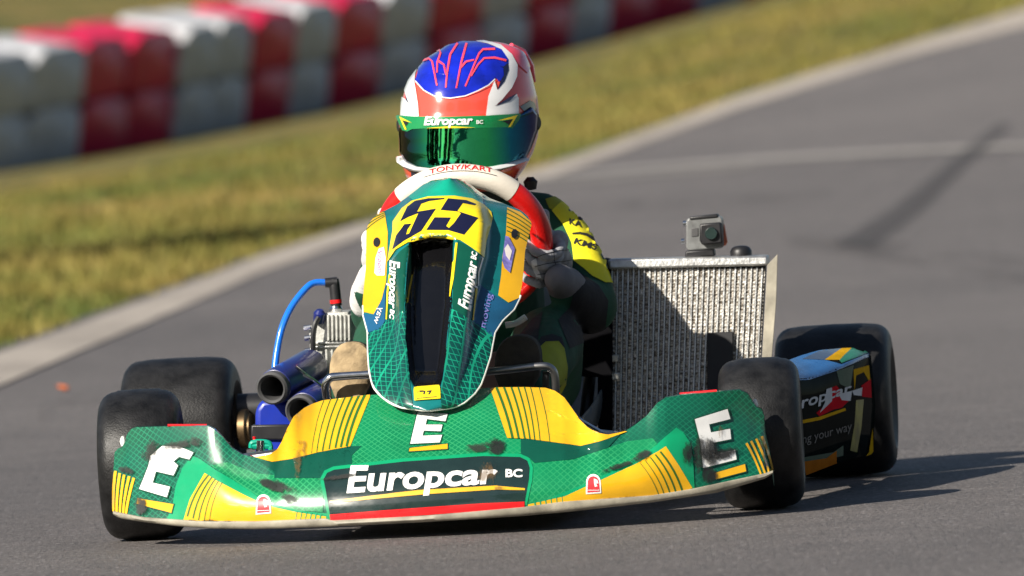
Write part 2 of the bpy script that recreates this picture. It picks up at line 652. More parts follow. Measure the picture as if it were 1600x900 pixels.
def swell(poly, d):
    cx = sum(p[0] for p in poly) / len(poly)
    n = len(poly)
    ar = sum(poly[i][0] * poly[(i + 1) % n][1] - poly[(i + 1) % n][0] * poly[i][1] for i in range(n))
    sg = 1 if ar > 0 else -1
    out = []
    for i in range(n):
        a, p, b_ = poly[i - 1], poly[i], poly[(i + 1) % n]
        nx = ny = 0
        for q, r in ((a, p), (p, b_)):
            dx, dy = r[0] - q[0], r[1] - q[1]
            l = math.hypot(dx, dy) or 1
            nx += dy / l * sg
            ny += -dx / l * sg
        l = max(.6, math.hypot(nx, ny))
        out.append((p[0] + nx / l * d * 1.2, p[1] + ny / l * d * 1.2))
    return out

# ---- soft bodies: chains of tapered balls grown together into one skin
def skin(name, chains, voxel, m, parent=None, smooth=4):
    mb = MB()
    for ch in chains:
        for i, (p, r) in enumerate(ch):
            p = Vector(map(float, p))
            prof = [(-r * math.cos(math.pi * k / 8), max(1e-5, r * math.sin(math.pi * k / 8))) for k in range(9)]
            mb.lathe(prof, p, (0, 0, 1), 16)
            if i:
                mb.tube([q, p], [rq, r], 16)
            q, rq = p, r
    o = mb.build(name, m, parent)
    md = o.modifiers.new('r', 'REMESH')
    md.mode = 'VOXEL'
    md.voxel_size = voxel
    md2 = o.modifiers.new('s', 'SMOOTH')
    md2.iterations = smooth
    md2.factor = .5
    dg = bpy.context.evaluated_depsgraph_get()
    me = bpy.data.meshes.new_from_object(o.evaluated_get(dg))
    o.modifiers.clear()
    o.data = me
    for p in me.polygons:
        p.use_smooth = True
    return o

# ================================================================== the place
BL = [(-60, 276), (0, 268), (120, 256), (270, 226), (380, 202), (450, 186), (590, 158), (665, 143), (750, 125), (820, 107), (890, 84), (955, 68), (1090, 26), (1160, 8), (1240, -14)]

def r_of(y):
    return smoothstep(26, 74, y) * 1.0 + max(0, y - 74) * .004 if y < 140 else 1.264

QX = [(-9, 0), (-6, .03), (-4.5, .12), (-3.4, .24), (-2.2, .375), (-.97, .539), (.4, .79), (1.84, 1.09), (4, 1.52), (7, 1.9), (12, 2.0)]
def terr0(x, y):
    return interp(QX, x) * r_of(y)

def march(x, y, fn):
    d = ray(x, y)
    t0, t = 8.0, 8.0
    while t < 260:
        p = C + d * t
        if p[2] < fn(p[0], p[1]):
            a, b_ = t0, t
            for _ in range(30):
                mid = (a + b_) / 2
                p = C + d * mid
                if p[2] < fn(p[0], p[1]):
                    b_ = mid
                else:
                    a = mid
            return C + d * b_
        t0, t = t, t + .25
    return C + d * 260

# the barrier runs straight in plan; its foot follows the rising ground
B0, BDIR = np.array([-3.4, 62.0]), np.array([.38, .925])
def barrier_at(px_x):
    d = ray(px_x, interp(BL, px_x))
    k = d[0] / d[1]
    t = (k * B0[1] - B0[0]) / (BDIR[0] - k * BDIR[1])
    p = B0 + BDIR * t
    return np.array([p[0], p[1], terr0(p[0], p[1])])
BP = [barrier_at(x) for x in (-900, -400, 0, 400, 800, 1160, 1300)]
# straighten the barrier foot a little and use it as the foot of the bank behind
def bank(x, y):
    best = 1e9
    sgn = 0
    for a, b_ in zip(BP[:-1], BP[1:]):
        ex, ey = b_[0] - a[0], b_[1] - a[1]
        l2 = ex * ex + ey * ey
        t = max(0, min(1, ((x - a[0]) * ex + (y - a[1]) * ey) / l2))
        dx, dy = x - (a[0] + ex * t), y - (a[1] + ey * t)
        d = dx * dx + dy * dy
        if d < best:
            best = d
            sgn = ex * dy - ey * dx
    d = math.sqrt(best)
    return max(0, d - .35) if sgn > 0 else 0.0

def terr(x, y):
    z = terr0(x, y)
    if y > 40:
        z += min(2.6, bank(x, y) * .16)
    return z

def sheet(name, xs_of_row, ys, zoff, m, fn=terr):
    P = []
    for y in ys:
        P.append([(x, y, fn(x, y) + zoff) for x in xs_of_row(y)])
    mb = MB().grid(P)
    return mb.build(name, m, smooth=True)

ys_all = list(np.concatenate([np.arange(-60, 20, 8), np.arange(20, 110, .8), np.arange(110, 260, 6), [300, 400, 600, 900]]))
xg = list(np.concatenate([[-600, -300, -150, -80, -50, -35], np.arange(-25, 25, .7), [25, 35, 50, 80, 150, 300, 600]]))
ground = tag(sheet('ground', lambda y: xg, ys_all, -.012, 'grass'), 'dry yellow green grass verge beside the kart track', 'grass', kind='structure')

# asphalt: its left rim runs outside the white edge line
rim_px = [(-60, 560), (0, 540), (120, 497), (250, 452), (400, 398), (560, 348), (700, 304), (850, 258), (1000, 205), (1150, 150), (1300, 103), (1450, 57), (1600, 12), (1680, -12)]
out_px = [(-60, 575), (0, 553), (120, 510), (250, 462), (400, 404), (560, 351), (700, 308), (850, 262), (1000, 209), (1150, 153), (1300, 106), (1450, 60), (1600, 15), (1680, -9)]
in_px = [(-60, 632), (0, 605), (120, 552), (250, 497), (400, 430), (560, 372), (700, 326), (850, 280), (1000, 226), (1150, 171), (1300, 124), (1450, 80), (1600, 42), (1680, 20)]
rim = [march(x, y, terr0) for x, y in rim_px]
lo = [march(x, y, terr0) for x, y in out_px]
li = [march(x, y, terr0) for x, y in in_px]
def xcurve(P):
    ys = [p[1] for p in P]
    xs = [p[0] for p in P]
    o = np.argsort(ys)
    ys, xs = np.array(ys)[o], np.array(xs)[o]
    def fx(y):
        if y < ys[0]:
            return xs[0] + (y - ys[0]) * (xs[2] - xs[0]) / (ys[2] - ys[0])
        if y > ys[-1]:
            return xs[-1] + (y - ys[-1]) * (xs[-1] - xs[-3]) / (ys[-1] - ys[-3])
        return float(np.interp(y, ys, xs))
    return fx
fx_rim, fx_o, fx_i = xcurve(rim), xcurve(lo), xcurve(li)
ya = list(np.concatenate([np.arange(-60, 10, 5), np.arange(10, 90, .5), np.arange(90, 160, 3)]))
def arow(y):
    x0 = fx_rim(y)
    return [x0 + t for t in list(np.arange(0, 8, .5)) + [8, 10, 13, 17, 22, 30]]
track = tag(sheet('track', arow, ya, .0, 'asphalt'), 'grey asphalt kart track surface', 'track', kind='structure')
yl = list(np.concatenate([np.arange(-20, 20, 2), np.arange(20, 110, .4)]))
tag(sheet('edge_line', lambda y: [fx_o(y) + (fx_i(y) - fx_o(y)) * k / 4 for k in range(5)], yl, .005, 'line_paint'), 'wide worn pale edge line along the grass', 'line', kind='structure')

def ground_strip(name, top, bot, z, m, n=40):
    P = []
    for i in range(n + 1):
        t = i / n
        row = []
        for crv in (top, bot):
            xs = np.linspace(crv[0][0], crv[-1][0], n + 1)
            x = xs[i]
            p = march(x, interp(crv, x), terr0)
            row.append(p)
        a, b_ = row
        P.append([(a[0] + (b_[0] - a[0]) * k / 2, a[1] + (b_[1] - a[1]) * k / 2, terr(a[0] + (b_[0] - a[0]) * k / 2, a[1] + (b_[1] - a[1]) * k / 2) + z) for k in range(3)])
    return MB().grid(P).build(name, m)
tag(ground_strip('track_line', [(838, 279), (1000, 262), (1200, 246), (1400, 235), (1640, 224)], [(838, 283), (1000, 268), (1200, 253), (1400, 242), (1640, 231)], .006, 'line_faint'), 'faint thin pale line crossing the asphalt', 'line', kind='structure')
tag(ground_strip('track_line', [(838, 290), (1000, 273), (1180, 259)], [(838, 294), (1000, 277), (1180, 262)], .006, 'line_faint'), 'second thinner worn line close beside the pale line', 'line', kind='structure')
for a, b_ in (
              ([(1220, 366), (1400, 380), (1640, 410)], [(1220, 386), (1400, 412), (1640, 450)]),
              ([(860, 318), (1100, 312), (1300, 300)], [(860, 330), (1100, 326), (1300, 312)]),
              ([(60, 640), (200, 590), (420, 520)], [(60, 668), (200, 612), (420, 532)])):
    tag(ground_strip('tyre_mark', a, b_, .008, 'skid', 24), 'dark rubber mark on the asphalt', 'tyre mark', kind='structure')

tag(ground_strip('tyre_mark', [(1300, 385), (1390, 330), (1470, 265), (1560, 195)], [(1360, 392), (1440, 333), (1506, 266), (1582, 195)], .010, 'skid_soft', 24), 'broad curved dark tyre mark near the pale crossing line', 'tyre mark', kind='structure')

# grass blades on the part of the verge that shows
def blades():
    vs, fs = [], []
    rnd = random.Random(3)
    n = 0
    while n < 60000:
        y = 24 + 58 * rnd.random() ** 1.1
        x0 = fx_rim(y)
        w = .062 * y
        x = x0 - rnd.random() ** 1.15 * w * 1.5 + .03
        if x < -.06 * y - .4:
            continue
        z = terr(x, y) - .012
        h = .025 + .05 * rnd.random() ** 2
        if mnoise.noise(Vector((x * .8, y * .5, 0))) < -.05:
            h *= .6
        a = rnd.random() * math.tau
        wd = .006 + .006 * rnd.random()
        lx, ly = (rnd.random() - .5) * .05, (rnd.random() - .5) * .05
        k = len(vs)
        vs += [(x - math.cos(a) * wd, y - math.sin(a) * wd, z), (x + math.cos(a) * wd, y + math.sin(a) * wd, z), (x + lx, y + ly, z + h)]
        fs.append((k, k + 1, k + 2))
        n += 1
    me = bpy.data.meshes.new('grass_blades')
    me.from_pydata(vs, [], fs)
    return tag(link('grass_blades', me, 'blade', smooth=False), 'short sunburnt grass blades covering the verge', 'grass', kind='stuff')
blades()

# ---- plastic barrier blocks, two rows high
def block_mesh():
    pr = [(-.5, 0), (.5, 0), (.5, .80), (.40, .86), (.34, 1.0), (-.34, 1.0), (-.40, .86), (-.5, .80)]
    bm = bmesh.new()
    f = [bm.verts.new((x, -.5, z)) for x, z in pr]
    k = [bm.verts.new((x, .5, z)) for x, z in pr]
    bm.faces.new(f)
    bm.faces.new(k[::-1])
    for i in range(len(pr)):
        j = (i + 1) % len(pr)
        bm.faces.new((f[j], f[i], k[i], k[j]))
    bmesh.ops.bevel(bm, geom=bm.edges[:], offset=.045, segments=3, affect='EDGES', profile=.6)
    bmesh.ops.recalc_face_normals(bm, faces=bm.faces)
    me = bpy.data.meshes.new('barrier_block')
    bm.to_mesh(me)
    bm.free()
    return me
b_red, b_white = block_mesh(), block_mesh()
b_red.materials.append(G_['block_red'])
b_white.materials.append(G_['block_white'])
for me in (b_red, b_white):
    for p in me.polygons:
        p.use_smooth = True
BX = [-50, 36, 120, 195, 268, 325, 382, 450, 515, 590, 665, 748, 820, 890, 955, 1022, 1090, 1160, 1230]
BC = 'WWRRWWRWRWRWRWRRWR'
TIER = .41
for i, cc in enumerate(BC):
    pa, pb = barrier_at(BX[i]), barrier_at(BX[i + 1])
    ex = Vector(pb) - Vector(pa)
    ln = ex.length
    xa = ex.normalized()
    back = Vector((0, 0, 1)).cross(xa).normalized()          # away from the track
    up = xa.cross(back).normalized() * -1 if xa.cross(back).z < 0 else xa.cross(back).normalized()
    tilt = math.radians(11 + random.uniform(-1.5, 1.5))      # the row leans towards the track
    up2 = (up * math.cos(tilt) - back * math.sin(tilt)).normalized()
    bk2 = (back * math.cos(tilt) + up * math.sin(tilt)).normalized()
    for t in (0, 1):
        o = bpy.data.objects.new('barrier_block', b_red if cc == 'R' else b_white)
        col.objects.link(o)
        dpt = .55
        base = (Vector(pa) + Vector(pb)) / 2 + bk2 * (dpt / 2 + random.uniform(-.02, .02)) + up2 * (t * TIER - .03) + xa * random.uniform(-.015, .015)
        R3 = Matrix((xa * ln * (.985 if t else .995), bk2 * dpt, up2 * TIER * .99)).transposed()
        o.matrix_world = Matrix.Translation(base) @ R3.to_4x4()
        tag(o, '%s plastic barrier block in the %s row of the long wall behind the grass' % ('red' if cc == 'R' else 'white', 'upper' if t else 'lower'), 'barrier',
            '%s barrier blocks in the %s row' % ('red' if cc == 'R' else 'white', 'upper' if t else 'lower'))

# ---- trees outside the frame: one shades the verge, the others are an added row behind the camera
def make_tree(seed, h, cr, cz, n, leaf):
    rnd = random.Random(seed)
    t = bpy.data.objects.new('tree', None)
    col.objects.link(t)
    mb = MB().tube([(0, 0, -.05), (.02 * h, .01, h * .3), (0, .02, h * .6), (.02 * h, 0, h * .95)], [.022 * h, .018 * h, .014 * h, .004 * h], 8)
    for k in range(9):
        a = k * 2.4
        mb.tube([(0, 0, h * (.5 + .03 * k)), (cr * .6 * math.cos(a), cr * .6 * math.sin(a), h * (.62 + .035 * k))], [.008 * h, .003 * h], 6)
    mb.build('trunk', 'post_wood', t)
    cl = [(Vector((rnd.gauss(0, .45), rnd.gauss(0, .45), rnd.gauss(0, .45))), rnd.uniform(.35, .6)) for _ in range(9)]
    vs, fs = [], []
    for k in range(n):
        c_, r_ = cl[k % 9]
        d = c_ + Vector((rnd.gauss(0, 1), rnd.gauss(0, 1), rnd.gauss(0, 1))).normalized() * (rnd.random() ** .4) * r_
        q = Vector((d.x * cr, d.y * cr, h * .58 + d.z * cz))
        a, b_ = Vector((rnd.gauss(0, 1), rnd.gauss(0, 1), rnd.gauss(0, 1))).normalized() * leaf, Vector((rnd.gauss(0, 1), rnd.gauss(0, 1), rnd.gauss(0, 1))).normalized() * leaf * .6
        i = len(vs)
        vs += [q - a, q + b_, q + a, q - b_]
        fs.append((i, i + 1, i + 2, i + 3))
    MB().add(vs, fs).build('crown', 'tree_leaf', t, smooth=False)
    return t
sh = Vector(march(245, 381, terr))
sd = Vector((-SUN_TO.x, -SUN_TO.y, 0)) / SUN_TO.z
tree = make_tree(5, 2.0, .62, .55, 5200, .055)
base = sh - sd * 1.45
base.z = terr(base.x, base.y)
tree.location = base
tree.name = 'young_tree'
tag(tree, 'slim young tree with a small round crown growing on the verge', 'tree')
big = make_tree(9, 7.5, 2.0, 3.4, 8000, .20)  # unseen row added to band the visor reflection and hold back sky light
rnd = random.Random(21)
for i, x in enumerate((-58, -51, -45, -39, -33, -27.5, -22.5, -11.5, -7.5, 3.0, 9.5, 14, 19, 25, 32, 40, 48)):
    t = big
    if i:
        t = big.copy()
        col.objects.link(t)
        for ch in list(big.children):
            c_ = ch.copy()
            col.objects.link(c_)
            c_.parent = t
    k = rnd.uniform(1.55, 2.05)
    t.location = (x, -12 - rnd.uniform(0, 4), -.02)
    t.scale = (k, k, k)
    t.rotation_euler.z = i * 1.3
    tag(t, 'tall leafy tree in the unseen row added for reflections', 'tree', 'unseen trees added for reflections')
tent = bpy.data.objects.new('added_tent', None)  # unseen tent added behind the camera as a bright patch for the visor
col.objects.link(tent)
tent.location = (-17, -9, 0)
tag(tent, 'unseen white tent on four legs added as a bright reflection', 'tent')
MB().add([(-1.5, -1.5, 2.2), (1.5, -1.5, 2.2), (1.5, 1.5, 2.2), (-1.5, 1.5, 2.2), (0, 0, 3.1)], [(0, 1, 4), (1, 2, 4), (2, 3, 4), (3, 0, 4)]).build('roof', 'tent_cloth', tent, smooth=False)
for x in (-1.45, 1.45):
    for y in (-1.45, 1.45):
        MB().tube([(x, y, 0), (x, y, 2.2)], .03, 8).build('leg', 'alloy', tent)
MB().box((0, -1.47, 1.3), (2.8, .02, 1.8)).build('back_cloth', 'tent_cloth', tent)

# ---- a dead leaf on the asphalt
lp = Vector(flat(98, 612))
me = MB().grid([[(x * .016 * (1 - abs(y) ** 2), y * .02, .006 + .008 * abs(x) + .004 * y) for x in (-1, -.5, 0, .5, 1)] for y in (-.98, -.6, -.2, .2, .6, .98)])
lf = me.build('fallen_leaf', 'leaf_orange', solid=.0008)
lf.location = lp
lf.rotation_euler.z = .7
tag(lf, 'small curled orange leaf lying on the asphalt', 'leaf')

# ================================================================== the kart
kart = bpy.data.objects.new('racing_kart', None)
col.objects.link(kart)
kart.location = O
kart.rotation_euler.z = -YAW
tag(kart, 'green and yellow racing kart with number 55 turning on the asphalt', 'kart')

# ---- wheels
def wheel(u, v, width, rad, name_side, steer=0, rimc='magnesium'):
    ax = Vector((math.cos(steer), math.sin(steer), 0))
    o = Vector((u, v, rad))
    h, sh = width / 2, .030
    rr = .0635
    prof = [(-h * .72, rr + .004), (-h * .9, rr + .012), (-h, rad * .68), (-h * .985, rad - sh * 1.05)]
    for k in range(7):
        a = math.pi / 2 * k / 6
        prof.append((-h * .985 + sh * (1 - math.cos(a)), rad - sh * 1.05 + sh * math.sin(a)))
    crown = [(-h * .5, rad + .0006), (0, rad + .0014), (h * .5, rad + .0006)]
    prof = prof + crown + [(-a_, r_) for a_, r_ in prof[::-1]]
    prof = [(a_, r_ - .0016) for a_, r_ in prof]
    w = MB().lathe(prof, o, ax, 72).build('tyre', 'rubber', kart)
    rp = [(-h * .74, rr + .006), (-h * .74, rr - .004), (-h * .55, rr - .010), (-h * .2, rr - .014), (h * .3, rr - .012), (h * .55, rr - .010), (h * .74, rr - .004), (h * .74, rr + .006), (0, rr + .001), (-h * .74, rr + .006)]
    MB().lathe(rp, o, ax, 40).build('rim', rimc, w)
    hub = MB().lathe([(-h * .62, .0), (-h * .62, .026), (-h * .1, .028), (-h * .08, .05), (h * .02, .05), (h * .04, .028), (h * .66, .022), (h * .66, 0)], o, ax, 28)
    for k in range(3):
        a = k * math.tau / 3 + .3
        n, b_ = Vector((0, 0, 1)), ax.cross(Vector((0, 0, 1)))
        d = n * math.cos(a) + b_ * math.sin(a)
        hub.tube([o + d * .02, o + d * (rr - .008)], [.013, .010], 8)
    hub.build('hub', 'magnesium', w)
    return w
ST = math.radians(3)
wheel(-.541, 0, .140, .130, 'l', ST)
wheel(.528, 0, .140, .130, 'r', ST)
wheel(-.608, 1.05, .208, .139, 'l')
wheel(.592, 1.05, .212, .139, 'r')

# ---- chassis
fr_ = MB()
for s_ in (-1, 1):
    fr_.tube(catmull([(s_ * .16, -.20, .06), (s_ * .19, -.05, .06), (s_ * .22, .12, .055), (s_ * .32, .30, .055), (s_ * .33, .75, .055), (s_ * .31, 1.0, .07), (s_ * .30, 1.22, .08)], 5), .015, 10)
    fr_.tube([(s_ * .22, .02, .07), (s_ * .40, 0, .09)], .015, 10)
for v, w_ in ((-.18, .17), (.14, .22), (.55, .33), (1.0, .31)):
    fr_.tube([(-w_, v, .055), (w_, v, .055)], .014, 10)
fr_.build('frame', 'steel', kart)
MB().box((0, .12, .036), (.42, .74, .004)).build('floor_tray', 'alloy', kart)
MB().tube([(-.62, 1.05, .139), (.62, 1.05, .139)], .0125, 20).build('rear_axle', 'black_plastic', kart)
for s_ in (-1, 1):
    st = MB().tube([(s_ * .40, 0, .10), (s_ * .40, 0, .16)], .013, 10)
    st.tube([(s_ * .40, 0, .13), (s_ * .52, 0, .13)], .0125, 12)
    st.tube([(s_ * .40, 0, .12), (s_ * .37, .10, .12)], .009, 8)
    st.build('stub_axle', 'steel', kart)
    MB().tube([(s_ * .37, .10, .12), (s_ * .05, .09, .17)], .0065, 8).build('tie_rod', 'alloy', kart)
# axle bearing and gold carrier seen beside the left rear tyre
c0 = Vector(K(383, 670, .98))
MB().lathe([(-.010, .0), (-.010, .030), (-.006, .036), (.006, .036), (.010, .028), (.013, .028), (.014, 0)], c0, (1, -.12, 0), 32).build('bearing_carrier', 'bronze', kart)
MB().lathe([(-.02, 0), (-.02, .030), (.03, .030), (.03, 0)], K(390, 640, 1.02), (1, 0, 0), 24).build('axle_collar', 'black_plastic', kart)
# brake disc on the far side of the seat, rear bumper bar
MB().lathe([(-.003, .03), (-.003, .09), (.003, .09), (.003, .03)], (.30, 1.02, .139), (1, 0, 0), 36).build('brake_disc', 'steel', kart)
MB().tube(catmull([(-.60, 1.26, .10), (-.50, 1.29, .13), (0, 1.30, .14), (.50, 1.29, .13), (.60, 1.26, .10)], 6), .035, 12).build('rear_bumper', 'black_plastic', kart)

# ---- front fairing: wide sculpted nose
top_px = [(176.5, 742), (178, 722), (179, 707), (184, 701), (190, 699), (196, 690), (197.5, 680), (204, 671), (212, 667.5), (270, 666), (325, 666), (335, 671), (347, 682), (362, 700), (380, 711), (402, 715), (422, 711), (434, 702), (443, 686), (451, 667), (460, 650), (480, 635), (505, 627), (580, 618), (675, 611), (765, 607), (820, 606.5), (852, 607.5), (867, 612), (880, 621), (892, 637), (905, 655), (920, 670), (940, 679), (952, 680), (975, 675), (995, 662), (1010, 650), (1027, 630), (1040, 621), (1065, 617), (1120, 612), (1155, 609), (1168, 615), (1175, 626), (1182, 636), (1190, 639), (1194, 650), (1196, 677), (1202, 702), (1207.5, 735)]
bot_px = [(176.5, 800), (225, 809.5), (312, 815), (400, 815.5), (510, 811), (517, 814), (660, 807), (819, 793), (880, 785), (1020, 775), (1082, 765), (1195, 741), (1207.5, 736.5)]
lip_px = [(176.5, 804), (187, 810), (225, 816), (275, 822), (330, 826), (400, 827), (500, 824), (660, 816), (820, 806), (895, 799), (1020, 785), (1120, 770), (1195, 748), (1207.5, 740)]
def vb(x):
    s_ = (x - 690) / 515
    return -.40 + .185 * abs(s_) ** 2.1
def hump(x):
    return smoothstep(415, 500, x) * (1 - smoothstep(850, 945, x))
def vt(x):
    return vb(x) + .055 + .165 * hump(x)
xs = sorted(set([p[0] for p in top_px] + list(np.linspace(176.5, 1207.5, 150))))
NR = 26
P = []
for i in range(NR + 1):
    t = i / NR
    row = []
    for x in xs:
        yb, yt = interp(bot_px, x), min(interp(top_px, x), interp(bot_px, x) - 1.0)
        h = hump(x)
        g = (1 - h) * (t ** 1.35) + h * (t ** 1.7)
        v = vb(x) + (vt(x) - vb(x)) * g
        # belly of the front plate and the scooped end panels
        e = smoothstep(.62, .95, abs((x - 690) / 515))
        v += .022 * e * math.sin(math.pi * t) - .012 * (1 - e) * math.sin(math.pi * min(1, t * 1.6)) * (1 - h * .3)
        row.append(K(x, yb + (yt - yb) * t, v))
    P.append(row)
nose = MB().grid(P)
fairing = nose.build('front_fairing', 'hatch_dark', kart, angle=80)
S1 = Surf(fairing.data)
# rolled rim behind the upper edge gives the shell its thickness
rimP = [P[-1], [Vector(p) + Vector((0, .010, .0012)) for p in P[-1]], [Vector(p) + Vector((0, .016, -.006)) for p in P[-1]], [Vector(p) + Vector((0, .016, -.03)) for p in P[-1]]]
MB().grid(rimP).build('rim_edge', 'dark_green', fairing, angle=80)
lip = []
for x in xs:
    a, b_ = interp(bot_px, x), max(interp(lip_px, x), interp(bot_px, x) + 1.5)
    v = vb(x)
    lip.append([K(x, a - 1.5, v - .001), K(x, a - .5, v - .006), K(x, (a + b_) / 2, v - .008), K(x, b_ - .5, v - .004), K(x, b_, v + .008), Vector(K(x, b_, v)) + Vector((0, .06, .004))])
MB().grid(lip).build('lower_lip', 'lip_cream', fairing, angle=60)

D_ = lambda n, polys, m, layer, par=None, s=None, L=7: decal(n, polys, s or S1, m, par or fairing, layer, L)
# left end
D_('green_panel', [M(fA, [(600, 288), (650, 308), (750, 380), (900, 468), (1010, 543), (1120, 592), (1280, 632), (1470, 652), (1480, 720), (430, 720), (480, 600), (500, 480), (540, 370)])], 'mint', 1)
D_('green_panel', [M(fC, [(-30, 800), (130, 758), (260, 712), (400, 655), (640, 540), (800, 440), (945, 312), (990, 345), (1030, 405), (1050, 510), (1060, 705), (900, 745), (400, 790), (0, 830)])], 'mint', 1)
# bright middle field
D_('hatched_field', [M(fA, [(1010, 540), (880, 460), (720, 350), (820, 330), (1000, 400), (1200, 420), (1420, 430), (1420, 640), (1280, 632), (1120, 592)]) , M(fB, [(470, 395), (600, 70), (760, 20), (1340, 20), (1450, 342), (1600, 352), (1600, 430), (1500, 440), (800, 470), (340, 520), (290, 560)]),
                     M(fC, [(0, 480), (60, 535), (300, 515), (520, 440), (640, 400), (800, 380), (830, 420), (640, 540), (400, 655), (260, 712), (130, 758), (0, 790)])], 'hatch_green', 1)
D_('dark_band', [M(fA, [(1010, 315), (1100, 330), (1230, 312), (1400, 270), (1600, 232), (1600, 345), (1470, 370), (1420, 395), (1405, 432), (1210, 430), (1100, 380)]), M(fB, [(-5, 490), (280, 430), (470, 393), (540, 392), (430, 500), (330, 525), (290, 590), (-5, 592)]),
                 M(fC, [(-25, 345), (0, 385), (160, 407), (350, 432), (470, 402), (600, 352), (520, 440), (300, 515), (60, 537), (30, 505), (-25, 480)])], 'dark_green', 2)
# yellow hump flanks with their speed lines
D_('yellow_flank', [M(fA, [(985, 296), (1090, 270), (1130, 240), (1170, 150), (1230, 30), (1330, -20), (1400, -60), (1720, -90), (1590, 235), (1390, 272), (1230, 312), (1100, 330)])], 'yellow', 3)
D_('yellow_flank', [M(fB, [(1340, 20), (1450, 342), (1560, 347)]) + M(fC, [(0, 385), (160, 407), (350, 432), (470, 402), (640, 340), (560, 330), (480, 345), (400, 310), (340, 250), (290, 180), (240, 115), (190, 78), (130, 60), (0, 55)])], 'yellow', 3)
top_l, bot_l = [(310, 112), (352, 106), (398, 98), (442, 95), (487, 88), (530, 82), (568, 76)], [(228, 440), (262, 434), (298, 425), (338, 415), (378, 407), (412, 402), (448, 398)]
for a, b_, w_ in zip(top_l, bot_l, (4, 6, 8, 9, 12, 14, 16)):
    D_('speed_line', [stroke(bow(fB(a[0], a[1] - 12), fB(*b_), .035), w_ / 4)], 'line_green', 4)
top_r = [(1378, 30), (1426, 30), (1472, 30), (1515, 30), (1554, 30), (1592, 30), (1648, 38)]
bot_r = [(1484, 345), (1522, 347), (1560, 350), (1592, 352), (1622, 357), (1655, 362), (1716, 372)]
for a, b_, w_ in zip(top_r, bot_r, (16, 14, 12, 10, 8, 6, 5)):
    D_('speed_line', [stroke(bow(fB(a[0], a[1] - 12), fB(*b_), -.025), w_ / 4)], 'line_green', 4)
# lower yellow wedges
D_('yellow_wedge', [M(fA, [(682, 398), (760, 448), (900, 522), (1000, 570), (1120, 612), (1260, 642), (1440, 668), (1440, 720), (540, 720), (590, 560)])], 'yellow', 2)
for k, (a, b_) in enumerate(zip([(706, 412), (728, 424), (748, 436), (768, 447), (790, 458)], [(575, 668), (610, 680), (645, 690), (680, 700), (712, 712)])):
    D_('speed_line', [stroke(bow(fA(*a), fA(*b_), .06), (10, 9, 7, 5, 4)[k] / 4)], 'line_green', 3)
D_('yellow_wedge', [M(fC, [(20, 792), (250, 742), (360, 692), (480, 640), (690, 545), (830, 465), (880, 432), (960, 550), (1045, 690), (900, 745), (400, 790), (20, 812)])], 'yellow', 2)
for k, (a, b_) in enumerate(zip([(722, 540), (752, 522), (785, 503), (815, 484), (845, 466)], [(838, 742), (872, 740), (908, 734), (945, 728), (985, 718)])):
    D_('speed_line', [stroke(bow(fC(*a), fC(*b_), -.05), (4, 5, 8, 10, 12)[k] / 4)], 'line_green', 3)
for k in range(6):
    D_('speed_line', [stroke([fC(60 + 34 * k, 775 - 8 * k), fC(66 + 34 * k, 800)], (10 - k * 1.2) / 4)], 'mint', 3)
    D_('speed_line', [stroke([fA(1410 - 30 * k, 650 - 3 * k), fA(1400 - 30 * k, 690)], (10 - k * 1.2) / 4)], 'mint', 3)
# outer end stripes
for k in range(5):
    a = [(126, 384), (152, 398), (181, 408), (211, 418), (240, 428)][k]
    b_ = [(111, 648), (131, 652), (151, 655), (171, 657), (189, 658)][k]
    D_('end_stripe', [stroke(bow(fA(*a), fA(*b_), .02), 17 / 4, 15 / 4)], 'yellow', 2)
for a, b_ in zip([(1382, 412), (1410, 398), (1442, 384), (1478, 368)], [(1478, 618), (1502, 612), (1526, 602), (1548, 590)]):
    D_('end_stripe', [stroke(bow(fC(*a), fC(*b_), -.02), 15 / 4, 11 / 4)], 'yellow', 2)
# letters E with their bars
E_l = M(fA, [(420, 228), (520, 230), (614, 270), (588, 313), (525, 296), (490, 326), (518, 352), (490, 414), (380, 388), (360, 460), (468, 485), (448, 550), (275, 499), (300, 440), (335, 350), (345, 290)])
E_c = M(fB, [(892, 183), (1079, 193), (1064, 240), (950, 226), (940, 262), (1046, 262), (1036, 302), (930, 298), (921, 331), (1044, 326), (1029, 372), (845, 381)])
E_r = M(fC, [(1058, 262), (1262, 197), (1280, 260), (1147, 294), (1159, 346), (1278, 322), (1285, 387), (1172, 410), (1185, 480), (1310, 455), (1320, 516), (1110, 568), (1092, 400)])
bars = [M(fA, [(265, 558), (490, 594), (476, 647), (258, 592)]), M(fB, [(842, 408), (1078, 381), (1078, 412), (838, 428)]), M(fC, [(1180, 600), (1372, 545), (1380, 590), (1190, 638)])]
for q, br in zip((E_l, E_c, E_r), bars):
    D_('letter_outline', [swell(q, 2.0), swell(br, 1.6)], 'outline_green', 3)
    D_('letter_e', [q], 'print_white', 4, L=5)
    D_('letter_bar', [br], 'yellow', 4)
